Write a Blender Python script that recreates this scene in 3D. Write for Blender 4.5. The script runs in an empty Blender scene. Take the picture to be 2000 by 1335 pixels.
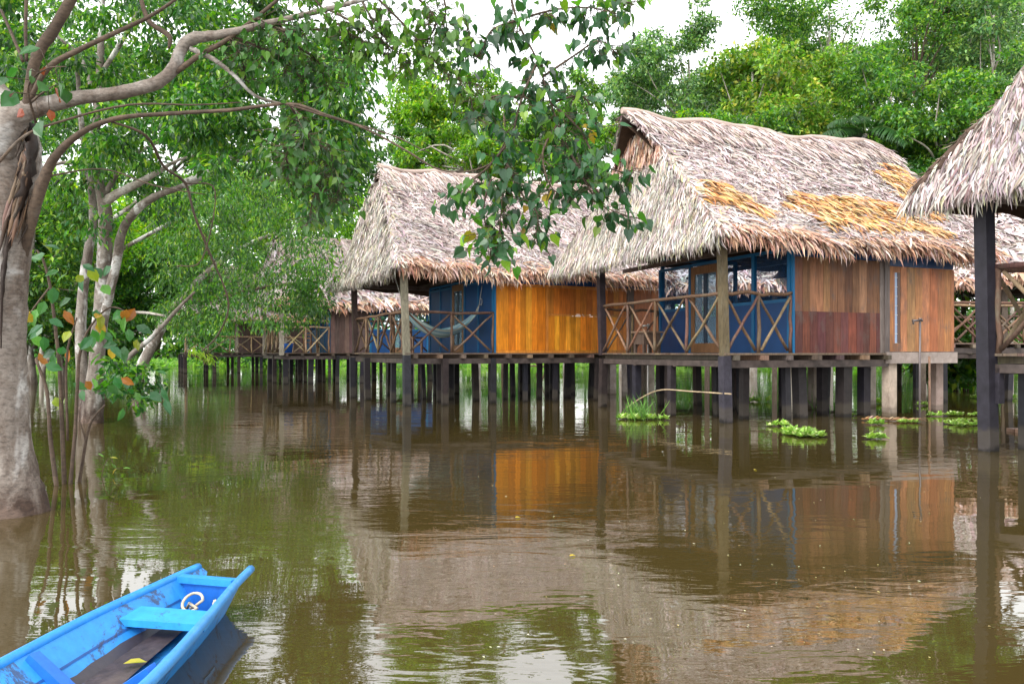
import bpy, math
import numpy as np
from mathutils import Vector, Matrix

R = math.radians
rng = np.random.default_rng(11)
scene = bpy.context.scene
COL = scene.collection

# ------------------------------------------------------------------ camera, sky, sun, exposure
F, HZ, EYE = 1500.0, 688.0, 1.28          # focal length and horizon row in photo pixels, eye height above the water
cam_data = bpy.data.cameras.new('camera')
cam_data.sensor_width = 36.0
cam_data.lens = 36.0 * F / 2000.0
cam_data.shift_y = (HZ - 667.5) / 2000.0
cam_data.clip_start = 0.05
cam_data.clip_end = 2000.0
cam = bpy.data.objects.new('camera', cam_data)
cam.location = (0, 0, EYE)
cam.rotation_euler = (R(90), 0, 0)
COL.objects.link(cam)
scene.camera = cam

SUN_EL, SUN_AZ = R(52), R(215)            # azimuth measured clockwise from +Y (behind the camera, to the left)
world = bpy.data.worlds.new('World')
scene.world = world
world.use_nodes = True
wn = world.node_tree
bg = wn.nodes['Background']
sky = wn.nodes.new('ShaderNodeTexSky')
sky.sky_type = 'NISHITA'
sky.sun_disc = False
sky.sun_elevation = SUN_EL
sky.sun_rotation = SUN_AZ
sky.air_density = 2.0
sky.dust_density = 0.8
sky.ozone_density = 1.0
hs = wn.nodes.new('ShaderNodeHueSaturation')
hs.inputs['Saturation'].default_value = 0.08
hs.inputs['Value'].default_value = 1.0
wn.links.new(sky.outputs[0], hs.inputs['Color'])
wn.links.new(hs.outputs[0], bg.inputs['Color'])
bg.inputs['Strength'].default_value = 0.15
sun_data = bpy.data.lights.new('sun', 'SUN')
sun_data.energy = 0.8
sun_data.angle = R(14)
sun_data.color = (1.0, 0.95, 0.87)
sun = bpy.data.objects.new('sun', sun_data)
sd = Vector((math.sin(SUN_AZ) * math.cos(SUN_EL), math.cos(SUN_AZ) * math.cos(SUN_EL), math.sin(SUN_EL)))
sun.rotation_euler = sd.to_track_quat('Z', 'Y').to_euler()
COL.objects.link(sun)
scene.view_settings.view_transform = 'Standard'
scene.view_settings.look = 'None'
scene.view_settings.exposure = 1.7
scene.view_settings.gamma = 1.0

# ------------------------------------------------------------------ helpers
def P(px, py, d):
    """World point seen at photo pixel (px, py) at depth d."""
    return np.array([(px - 1000.0) / F * d, d, EYE + (HZ - py) / F * d])

def norm(a):
    a = np.asarray(a, float)
    return a / np.maximum(np.linalg.norm(a, axis=-1, keepdims=True), 1e-9)

class MB:
    def __init__(self):
        self.v, self.c, self.f = [], [], []
        self.n = 0
    def add(self, v, faces, tint=(1, 1, 1), mat=0, smooth=False):
        v = np.asarray(v, float).reshape(-1, 3)
        c = np.empty((len(v), 3)); c[:] = tint
        self.v.append(v); self.c.append(c)
        if isinstance(faces, np.ndarray):
            self.f.append((faces + self.n, mat, smooth))
        else:
            by = {}
            for q in faces:
                by.setdefault(len(q), []).append(q)
            for q in by.values():
                self.f.append((np.array(q) + self.n, mat, smooth))
        self.n += len(v)
    def build(self, name, mats, parent=None):
        me = bpy.data.meshes.new(name)
        v = np.concatenate(self.v); c = np.concatenate(self.c)
        loops = np.concatenate([a.ravel() for a, _, _ in self.f]).astype(np.int32)
        sizes = np.concatenate([np.full(len(a), a.shape[1]) for a, _, _ in self.f])
        starts = np.concatenate([[0], np.cumsum(sizes)[:-1]]).astype(np.int32)
        mi = np.concatenate([np.full(len(a), m) for a, m, _ in self.f]).astype(np.int32)
        sm = np.concatenate([np.full(len(a), s) for a, _, s in self.f]).astype(bool)
        me.vertices.add(len(v)); me.vertices.foreach_set('co', v.astype(np.float32).ravel())
        me.loops.add(len(loops)); me.loops.foreach_set('vertex_index', loops)
        me.polygons.add(len(sizes)); me.polygons.foreach_set('loop_start', starts)
        me.polygons.foreach_set('material_index', mi)
        me.polygons.foreach_set('use_smooth', sm)
        at = me.color_attributes.new('tint', 'FLOAT_COLOR', 'POINT')
        at.data.foreach_set('color', np.concatenate([c, np.ones((len(c), 1))], 1).astype(np.float32).ravel())
        me.update(calc_edges=True); me.validate()
        for m in (mats if isinstance(mats, (list, tuple)) else [mats]):
            me.materials.append(m)
        o = bpy.data.objects.new(name, me)
        COL.objects.link(o)
        if parent is not None:
            o.parent = parent
        return o

def tag(o, label=None, cat=None, group=None, kind=None):
    if label: o['label'] = label
    if cat: o['category'] = cat
    if group: o['group'] = group
    if kind: o['kind'] = kind
    return o

def empty(name, loc=(0, 0, 0), rz=0.0):
    o = bpy.data.objects.new(name, None)
    o.empty_display_size = 0.2
    o.location = loc; o.rotation_euler = (0, 0, rz)
    COL.objects.link(o)
    return o

def copy_tree(o, parent=None):
    c = o.copy(); COL.objects.link(c)
    if parent is not None: c.parent = parent
    for ch in list(o.children): copy_tree(ch, c)
    return c

BOXF = [(0, 3, 2, 1), (4, 5, 6, 7), (0, 1, 5, 4), (1, 2, 6, 5), (2, 3, 7, 6), (3, 0, 4, 7)]
def box(mb, x0, x1, y0, y1, z0, z1, tint=(1, 1, 1), mat=0, jit=0.0):
    v = np.array([(x0, y0, z0), (x1, y0, z0), (x1, y1, z0), (x0, y1, z0), (x0, y0, z1), (x1, y0, z1), (x1, y1, z1), (x0, y1, z1)], float)
    if jit: v += rng.normal(0, jit, v.shape)
    mb.add(v, BOXF, tint, mat)

def bar(mb, a, b, w, h=None, tint=(1, 1, 1), mat=0, up=(0, 0, 1)):
    """Rectangular bar from a to b, w wide and h high."""
    a = np.asarray(a, float); b = np.asarray(b, float); h = h or w
    d = norm(b - a)
    if abs(d @ np.array(up)) > 0.95: up = (0, 1, 0)
    s = norm(np.cross(d, up)); t = np.cross(s, d)
    v = [p + s * i * w / 2 + t * j * h / 2 for p in (a, b) for i, j in ((-1, -1), (1, -1), (1, 1), (-1, 1))]
    mb.add(v, BOXF, tint, mat)

def tube(mb, pts, rad, k=8, tint=(1, 1, 1), mat=0, wob=0.0):
    pts = np.asarray(pts, float); n = len(pts)
    rad = np.full(n, rad) if np.isscalar(rad) else np.asarray(rad, float)
    d = norm(np.gradient(pts, axis=0))
    ref = np.array([0.31, 0.12, 0.94]) if abs(d[0] @ np.array([0.31, 0.12, 0.94])) < 0.9 else np.array([1.0, 0, 0])
    s = norm(np.cross(d, ref)); t = np.cross(d, s)
    ang = np.linspace(0, 2 * math.pi, k, endpoint=False)
    rr = rad[:, None] * (1 + (rng.normal(0, wob, (n, k)) if wob else 0))
    v = pts[:, None] + (np.cos(ang)[None, :, None] * s[:, None] + np.sin(ang)[None, :, None] * t[:, None]) * rr[..., None]
    i = np.arange(n - 1)[:, None] * k; j = np.arange(k)[None]; j2 = (j + 1) % k
    q = np.stack([i + j, i + j2, i + k + j2, i + k + j], -1).reshape(-1, 4)
    mb.add(v.reshape(-1, 3), q, tint, mat, True)
    base = mb.n - n * k
    mb.f.append((np.array([list(range(k))[::-1]]) + base, mat, False))
    mb.f.append((np.array([list(range(k))]) + base + (n - 1) * k, mat, False))

def spline(pts, per=6):
    """Catmull-Rom through rows of any width."""
    p = np.asarray(pts, float)
    p = np.vstack([2 * p[0] - p[1], p, 2 * p[-1] - p[-2]])
    out = []
    for i in range(1, len(p) - 2):
        for t in np.linspace(0, 1, per, endpoint=False):
            out.append(0.5 * (2 * p[i] + (p[i + 1] - p[i - 1]) * t + (2 * p[i - 1] - 5 * p[i] + 4 * p[i + 1] - p[i + 2]) * t * t
                              + (3 * p[i] - p[i - 1] - 3 * p[i + 1] + p[i + 2]) * t ** 3))
    out.append(p[-2])
    return np.array(out)

# templates: (along, across, up) verts and faces
LEAF = (np.array([(0, 0, 0), (.45, -.5, .06), (1, 0, -.05), (.45, .5, .06)]), [(0, 1, 2, 3)])
LEAF6 = (np.array([(0, 0, 0), (.3, -.5, .07), (.65, -.42, .06), (1, 0, -.1), (.65, .42, .06), (.3, .5, .07), (.5, 0, 0)]),
         [(0, 1, 6, 5), (1, 2, 3, 6), (6, 3, 4, 5)])
HEART = (np.array([(0.08, 0, 0), (-.04, -.22, .03), (.12, -.46, .08), (.42, -.46, .08), (.72, -.22, .03), (1.05, 0, -.08), (.72, .22, .03),
                   (.42, .46, .08), (.12, .46, .08), (-.04, .22, .03), (.5, 0, -.01)]),
         [(0, 1, 2, 10), (2, 3, 10), (3, 4, 10), (4, 5, 10), (10, 5, 6), (10, 6, 7), (10, 7, 8), (0, 10, 8, 9)])
CURL = (HEART[0] * np.array([1, .85, 1]) + np.stack([0 * HEART[0][:, 0], .06 * np.sin(HEART[0][:, 0] * 6), .16 * np.abs(HEART[0][:, 1]) * 1.6 - .22 * HEART[0][:, 0] ** 2], -1), HEART[1])
BLADE = (np.array([(0, -.35, 0), (0, .35, 0), (.4, -.5, .05), (.4, .5, .05), (.75, -.4, .04), (.75, .4, .04), (1, 0, -.04)]),
         [(0, 2, 3, 1), (2, 4, 5, 3), (4, 6, 5)])
DROOP = (np.array([(0, -.4, 0), (0, .4, 0), (.35, -.5, .07), (.35, .5, .07), (.7, -.42, .04), (.7, .42, .04), (1, 0, -.12)]),
         [(0, 2, 3, 1), (2, 4, 5, 3), (4, 6, 5)])

def scatter(mb, pos, ax, nr, L, W, tint, tpl=LEAF, mat=0):
    pos = np.asarray(pos, float); n = len(pos)
    if n == 0: return
    ax = norm(np.broadcast_to(ax, (n, 3)))
    sd_ = norm(np.cross(np.broadcast_to(nr, (n, 3)), ax)); up = np.cross(ax, sd_)
    L = np.broadcast_to(L, (n,))[:, None, None]; W = np.broadcast_to(W, (n,))[:, None, None]
    T, faces = tpl
    k = len(T)
    v = pos[:, None] + ax[:, None] * T[None, :, 0, None] * L + sd_[:, None] * T[None, :, 1, None] * W + up[:, None] * T[None, :, 2, None] * L
    c = np.repeat(np.broadcast_to(tint, (n, 3))[:, None], k, 1).reshape(-1, 3)
    start = mb.n
    mb.v.append(v.reshape(-1, 3)); mb.c.append(c); mb.n += n * k
    by = {}
    for q in faces: by.setdefault(len(q), []).append(q)
    for q in by.values():
        q = np.array(q)
        mb.f.append(((np.arange(n)[:, None, None] * k + q[None]).reshape(-1, q.shape[1]) + start, mat, False))

def pick(n, pal, w=None, var=0.15):
    pal = np.array(pal, float)
    p = None if w is None else np.array(w, float) / sum(w)
    c = pal[rng.choice(len(pal), n, p=p)]
    return np.clip(c * rng.normal(1, var, (n, 1)) * rng.normal(1, var * 0.35, (n, 3)), 0.003, 1)

def rdir(n):
    return norm(rng.normal(size=(n, 3)))

# ------------------------------------------------------------------ materials
def new_mat(name):
    m = bpy.data.materials.new(name); m.use_nodes = True
    nt = m.node_tree
    return m, nt, nt.nodes['Principled BSDF'], nt.nodes['Material Output']

def nd(nt, t, **kw):
    n = nt.nodes.new(t)
    for k, v in kw.items():
        if k in n.inputs: n.inputs[k].default_value = v
        else: setattr(n, k, v)
    return n

def mixc(nt, a, b, fac, mode='MIX'):
    n = nt.nodes.new('ShaderNodeMix'); n.data_type = 'RGBA'; n.blend_type = mode
    for sock, val in ((0, fac), (6, a), (7, b)):
        if isinstance(val, (tuple, list)):
            n.inputs[sock].default_value = (*val, 1) if len(val) == 3 else val
        elif isinstance(val, (int, float)): n.inputs[sock].default_value = val
        else: nt.links.new(val, n.inputs[sock])
    return n.outputs[2]

def ramp(nt, src, stops):
    n = nt.nodes.new('ShaderNodeValToRGB')
    el = n.color_ramp.elements
    while len(el) < len(stops): el.new(0.5)
    for e, (p, c) in zip(el, stops):
        e.position = p
        e.color = (c, c, c, 1) if np.isscalar(c) else (*c, 1)
    nt.links.new(src, n.inputs[0])
    return n.outputs[0]

def noise(nt, scale, detail=4, rough=.6, stretch=(1, 1, 1), dist=0.0):
    tc = nt.nodes.new('ShaderNodeTexCoord')
    mp = nt.nodes.new('ShaderNodeMapping'); mp.inputs['Scale'].default_value = stretch
    nt.links.new(tc.outputs['Object'], mp.inputs['Vector'])
    n = nd(nt, 'ShaderNodeTexNoise', Scale=scale, Detail=detail, Roughness=rough, Distortion=dist)
    nt.links.new(mp.outputs[0], n.inputs['Vector'])
    return n.outputs['Fac']

def tint_of(nt):
    a = nt.nodes.new('ShaderNodeAttribute'); a.attribute_name = 'tint'
    return a.outputs['Color']

def bump(nt, bs, src, strength=.3, dist=.02):
    b = nd(nt, 'ShaderNodeBump', Strength=strength, Distance=dist)
    nt.links.new(src, b.inputs['Height'])
    nt.links.new(b.outputs[0], bs.inputs['Normal'])

def mat_leaf(name, trans=.45, rough=.42, gain=1.0):
    m, nt, bs, out = new_mat(name)
    t = tint_of(nt)
    n1 = noise(nt, 2.3, 2)
    c = mixc(nt, t, ramp(nt, n1, [(.3, .72), (.7, 1.3)]), .8, 'MULTIPLY')
    nt.links.new(c, bs.inputs['Base Color'])
    bs.inputs['Roughness'].default_value = rough
    tr = nt.nodes.new('ShaderNodeBsdfTranslucent')
    c2 = mixc(nt, c, (1.5 * gain, 1.9 * gain, .5 * gain), 1.0, 'MULTIPLY')
    nt.links.new(c2, tr.inputs['Color'])
    mx = nd(nt, 'ShaderNodeMixShader'); mx.inputs[0].default_value = trans
    nt.links.new(bs.outputs[0], mx.inputs[1]); nt.links.new(tr.outputs[0], mx.inputs[2])
    nt.links.new(mx.outputs[0], out.inputs['Surface'])
    return m

def mat_wood(name, stretch=(9, 9, .7), scale=4, dark=.55, rough=.6, stain=None, spec=.3, wet=False):
    m, nt, bs, out = new_mat(name)
    t = tint_of(nt)
    g = noise(nt, scale, 6, .65, stretch, .6)
    c = mixc(nt, t, ramp(nt, g, [(.3, dark), (.7, 1.2)]), 1.0, 'MULTIPLY')
    b = noise(nt, 1.6, 3)
    c = mixc(nt, c, ramp(nt, b, [(.3, .75), (.7, 1.15)]), 1.0, 'MULTIPLY')
    if wet: c = tide(nt, c, b, .3)
    if stain:
        s = noise(nt, 2.2, 5, .7, (1.5, 1.5, .8))
        c = mixc(nt, c, stain, ramp(nt, s, [(.52, 0.0), (.7, .75)]))
    nt.links.new(c, bs.inputs['Base Color'])
    bs.inputs['Roughness'].default_value = rough
    bs.inputs['Specular IOR Level'].default_value = spec
    bump(nt, bs, g, .25, .01)
    return m

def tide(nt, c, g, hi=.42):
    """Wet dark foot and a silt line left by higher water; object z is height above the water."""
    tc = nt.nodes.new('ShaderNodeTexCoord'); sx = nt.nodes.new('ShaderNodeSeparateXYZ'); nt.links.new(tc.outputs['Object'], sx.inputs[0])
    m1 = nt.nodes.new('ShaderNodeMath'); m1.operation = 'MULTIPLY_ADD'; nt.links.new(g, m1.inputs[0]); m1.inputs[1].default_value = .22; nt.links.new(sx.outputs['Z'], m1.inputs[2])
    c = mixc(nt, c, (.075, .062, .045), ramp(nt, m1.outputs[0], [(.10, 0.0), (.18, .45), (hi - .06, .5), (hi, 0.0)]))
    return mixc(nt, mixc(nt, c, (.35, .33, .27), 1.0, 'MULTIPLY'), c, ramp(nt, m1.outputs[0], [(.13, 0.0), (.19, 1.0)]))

def mat_plain(name, rough=.6, var=.25, scale=5, spec=.3, metal=0.0, wet=False):
    m, nt, bs, out = new_mat(name)
    t = tint_of(nt)
    g = noise(nt, scale, 5, .65)
    c = mixc(nt, t, ramp(nt, g, [(.3, 1 - var), (.7, 1 + var)]), 1.0, 'MULTIPLY')
    if wet: c = tide(nt, c, g)
    nt.links.new(c, bs.inputs['Base Color'])
    bs.inputs['Roughness'].default_value = rough
    bs.inputs['Specular IOR Level'].default_value = spec
    bs.inputs['Metallic'].default_value = metal
    bump(nt, bs, g, .15, .01)
    return m

def mat_bark(name, light, dark, patch, thr=.56, flood=False):
    m, nt, bs, out = new_mat(name)
    g = noise(nt, 5, 7, .7, (1, 1, .5), .5)
    p = noise(nt, 1.7, 4, .65, (1, 1, .7), .4)
    fine = noise(nt, 22, 4, .7, (1, 1, 2.4))
    c = mixc(nt, dark, light, ramp(nt, g, [(.35, 0.0), (.65, 1.0)]))
    c = mixc(nt, c, patch, ramp(nt, p, [(thr, 0.0), (thr + .06, .8)]))
    c = mixc(nt, c, ramp(nt, fine, [(.35, .5), (.55, 1.1)]), .8, 'MULTIPLY')
    if flood:                                                  # silt stain up to the high-water mark
        tc = nt.nodes.new('ShaderNodeTexCoord'); sx = nt.nodes.new('ShaderNodeSeparateXYZ'); nt.links.new(tc.outputs['Object'], sx.inputs[0])
        ad = nt.nodes.new('ShaderNodeMath'); nt.links.new(sx.outputs['Z'], ad.inputs[0]); nt.links.new(g, ad.inputs[1])
        c = mixc(nt, mixc(nt, c, (.30, .21, .17), 1.0, 'MULTIPLY'), c, ramp(nt, ad.outputs[0], [(.62, 0.0), (1.0, 1.0)]))
    nt.links.new(c, bs.inputs['Base Color'])
    bs.inputs['Roughness'].default_value = .85
    bump(nt, bs, mixc(nt, g, fine, .5), .6, .02)
    return m

M_LEAF = mat_leaf('broad_leaf', .36, .34)
M_LEAFF = mat_leaf('far_leaf', .36, .38)
M_LETT = mat_leaf('water_lettuce', .18, .55)
M_LEAFB = mat_leaf('bright_leaf', .48, .45, 1.05)
M_THATCH = mat_plain('thatch', .75, .22, 1.3, .2)
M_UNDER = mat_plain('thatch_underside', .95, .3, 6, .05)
M_PLANK = mat_wood('varnished_plank', (7, 7, .6), 3.2, .6, .38, spec=.45)
M_OLDPLANK = mat_wood('weathered_plank', (8, 8, .6), 3.5, .5, .6, (.11, .085, .075))
M_POLE = mat_wood('rough_pole', (5, 5, 1.2), 6, .45, .75, (.16, .14, .10))
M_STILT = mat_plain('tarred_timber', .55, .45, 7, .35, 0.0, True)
M_CONC = mat_wood('concrete', (1, 1, 1), 5, .75, .85, (.20, .15, .12), .3, True)
M_BLUE = mat_plain('blue_paint', .45, .12, 3, .4)
M_METAL = mat_plain('pipe_metal', .4, .15, 8, .5, .6)
M_FABRIC = mat_plain('hammock_cloth', .9, .12, 20, .1)
M_ROPE = mat_plain('rope', .9, .2, 40, .1)
M_BARKA = mat_bark('pale_bark', (.27, .235, .205), (.10, .07, .052), (.46, .445, .425), .535, True)
M_BARKB = mat_bark('mottled_bark', (.25, .22, .19), (.085, .06, .045), (.55, .54, .52), .52, True)
M_BARKF = mat_bark('grey_bark', (.45, .42, .38), (.2, .16, .12), (.6, .58, .55), .6)
M_TWIG = mat_bark('brown_bark', (.115, .078, .052), (.05, .032, .022), (.17, .14, .115), .60)

def mat_net():
    m, nt, bs, out = new_mat('insect_net')
    bs.inputs['Base Color'].default_value = (.004, .07, .20, 1)
    bs.inputs['Roughness'].default_value = .7
    tr = nt.nodes.new('ShaderNodeBsdfTransparent')
    tr.inputs['Color'].default_value = (.93, .97, 1, 1)
    mx = nd(nt, 'ShaderNodeMixShader')
    g = noise(nt, 1.5, 3)
    nt.links.new(ramp(nt, g, [(.3, .78), (.7, .9)]), mx.inputs[0])
    nt.links.new(bs.outputs[0], mx.inputs[1]); nt.links.new(tr.outputs[0], mx.inputs[2])
    nt.links.new(mx.outputs[0], out.inputs['Surface'])
    return m
M_NET = mat_net()

def mat_glass():
    m, nt, bs, out = new_mat('window_glass')
    bs.inputs['Base Color'].default_value = (.25, .38, .5, 1)
    bs.inputs['Roughness'].default_value = .08
    bs.inputs['Specular IOR Level'].default_value = .7
    tr = nt.nodes.new('ShaderNodeBsdfTransparent'); tr.inputs['Color'].default_value = (.8, .9, .95, 1)
    mx = nd(nt, 'ShaderNodeMixShader'); mx.inputs[0].default_value = .6
    nt.links.new(bs.outputs[0], mx.inputs[1]); nt.links.new(tr.outputs[0], mx.inputs[2])
    nt.links.new(mx.outputs[0], out.inputs['Surface'])
    return m
M_GLASS = mat_glass()

def mat_water():
    m, nt, bs, out = new_mat('murky_water')
    big = noise(nt, .12, 3)
    c = mixc(nt, (.056, .039, .012), (.044, .033, .010), ramp(nt, big, [(.35, 0.0), (.65, 1.0)]))
    nt.links.new(c, bs.inputs['Base Color'])
    bs.inputs['Roughness'].default_value = .012
    bs.inputs['IOR'].default_value = 2.3
    bs.inputs['Specular IOR Level'].default_value = .5
    # ripples: two trains of short waves, stronger in wind patches
    w1 = noise(nt, 3.4, 3, .55, (.5, 1.4, 1), .7)
    w2 = noise(nt, 1.3, 2, .5, (.55, 1.3, 1), .2)
    w3 = noise(nt, 15.0, 2, .5, (.5, 1.5, 1), .3)
    patch = ramp(nt, noise(nt, .28, 3, .6, (1, .8, 1), .6), [(.40, .10), (.60, 1.0)])
    def mul(a, k):
        n = nt.nodes.new('ShaderNodeMath'); n.operation = 'MULTIPLY'
        nt.links.new(a, n.inputs[0])
        if isinstance(k, float): n.inputs[1].default_value = k
        else: nt.links.new(k, n.inputs[1])
        return n.outputs[0]
    def add(a, b):
        n = nt.nodes.new('ShaderNodeMath'); nt.links.new(a, n.inputs[0]); nt.links.new(b, n.inputs[1]); return n.outputs[0]
    hgt = add(mul(add(mul(w1, .9), mul(w3, .12)), patch), mul(w2, .7))
    b = nd(nt, 'ShaderNodeBump', Strength=1.0, Distance=.0055)
    nt.links.new(hgt, b.inputs['Height']); nt.links.new(b.outputs[0], bs.inputs['Normal'])
    return m
M_WATER = mat_water()

def mat_ground():
    m, nt, bs, out = new_mat('bank_soil')
    g = noise(nt, .6, 6)
    c = mixc(nt, (.04, .06, .015), (.08, .06, .03), ramp(nt, g, [(.4, 0.0), (.6, 1.0)]))
    nt.links.new(c, bs.inputs['Base Color']); bs.inputs['Roughness'].default_value = .95
    return m
M_GROUND = mat_ground()

def mat_boat(name, lo):
    m, nt, bs, out = new_mat(name)
    t = tint_of(nt)
    g = noise(nt, 9, 6, .7, (2, 2, 1))
    c = mixc(nt, t, ramp(nt, g, [(.3, .8), (.7, 1.12)]), 1.0, 'MULTIPLY')
    w = noise(nt, 4.5, 12, .8, (1, 1, 1), .5)
    c = mixc(nt, c, (.035, .03, .045), ramp(nt, w, [(lo, 0.0), (lo + .035, .8)]))
    nt.links.new(c, bs.inputs['Base Color'])
    bs.inputs['Roughness'].default_value = .42
    bump(nt, bs, g, .2, .006)
    return m
M_BOAT = mat_boat('blue_boat_paint', .60)
M_HULL = mat_boat('worn_blue_boat_paint', .525)

# ------------------------------------------------------------------ ground and water
gb = MB()
ys = np.array([-60, -20, 0, 30, 60, 90, 97, 104, 120, 160, 260, 700.])
zs = np.array([-1.4, -1.4, -1.4, -1.4, -1.2, -.6, -.15, .25, .6, .9, 1.2, 2.0])
xs = np.linspace(-700, 700, 57)
gv = np.array([(x, y, z + (0 if y < 95 else .12 * math.sin(x * .3 + y))) for y, z in zip(ys, zs) for x in xs])
nx = len(xs)
gb.add(gv, [(j * nx + i, j * nx + i + 1, (j + 1) * nx + i + 1, (j + 1) * nx + i) for j in range(len(ys) - 1) for i in range(nx - 1)], (1, 1, 1), 0, True)
tag(gb.build('ground', M_GROUND), kind='structure')
wb = MB()
wb.add([(-300, -30, 0), (300, -30, 0), (300, 106, 0), (-300, 106, 0)], [(0, 1, 2, 3)])
tag(wb.build('water', M_WATER), kind='structure')

# ------------------------------------------------------------------ thatched stilt huts
GREY = [(.545, .47, .44), (.46, .38, .375), (.34, .27, .26), (.60, .53, .52), (.17, .115, .105), (.43, .33, .30)]
GREYW = [3, 3, 2, 2.2, 1.6, 1]
SIDE = [(.48, .43, .385), (.41, .36, .32), (.56, .51, .47), (.28, .23, .195), (.44, .42, .24)]
TAN = [(.57, .35, .25), (.49, .285, .195), (.61, .43, .34), (.36, .19, .12), (.64, .51, .44)]
ORANGE = [(.60, .35, .15), (.52, .27, .10), (.66, .43, .22), (.38, .18, .075), (.56, .40, .27)]

def rot_axis(a, n, ang):
    c, s = np.cos(ang)[:, None], np.sin(ang)[:, None]
    return a * c + np.cross(n, a) * s

def thatch(mb, pos, down, nr, L, W, tint, lean=.35, spread=.45, lift=.10, tpl=BLADE):
    n = len(pos)
    ax = rot_axis(np.broadcast_to(down, (n, 3)).astype(float), np.broadcast_to(nr, (n, 3)).astype(float), rng.normal(lean, spread, n))
    ax = ax + np.broadcast_to(nr, (n, 3)) * np.abs(rng.normal(lift, lift * .7, (n, 1)))
    nn = np.broadcast_to(nr, (n, 3)) + rng.normal(0, .35, (n, 3))
    scatter(mb, pos, ax, nn, L, W, tint, tpl)

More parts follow.
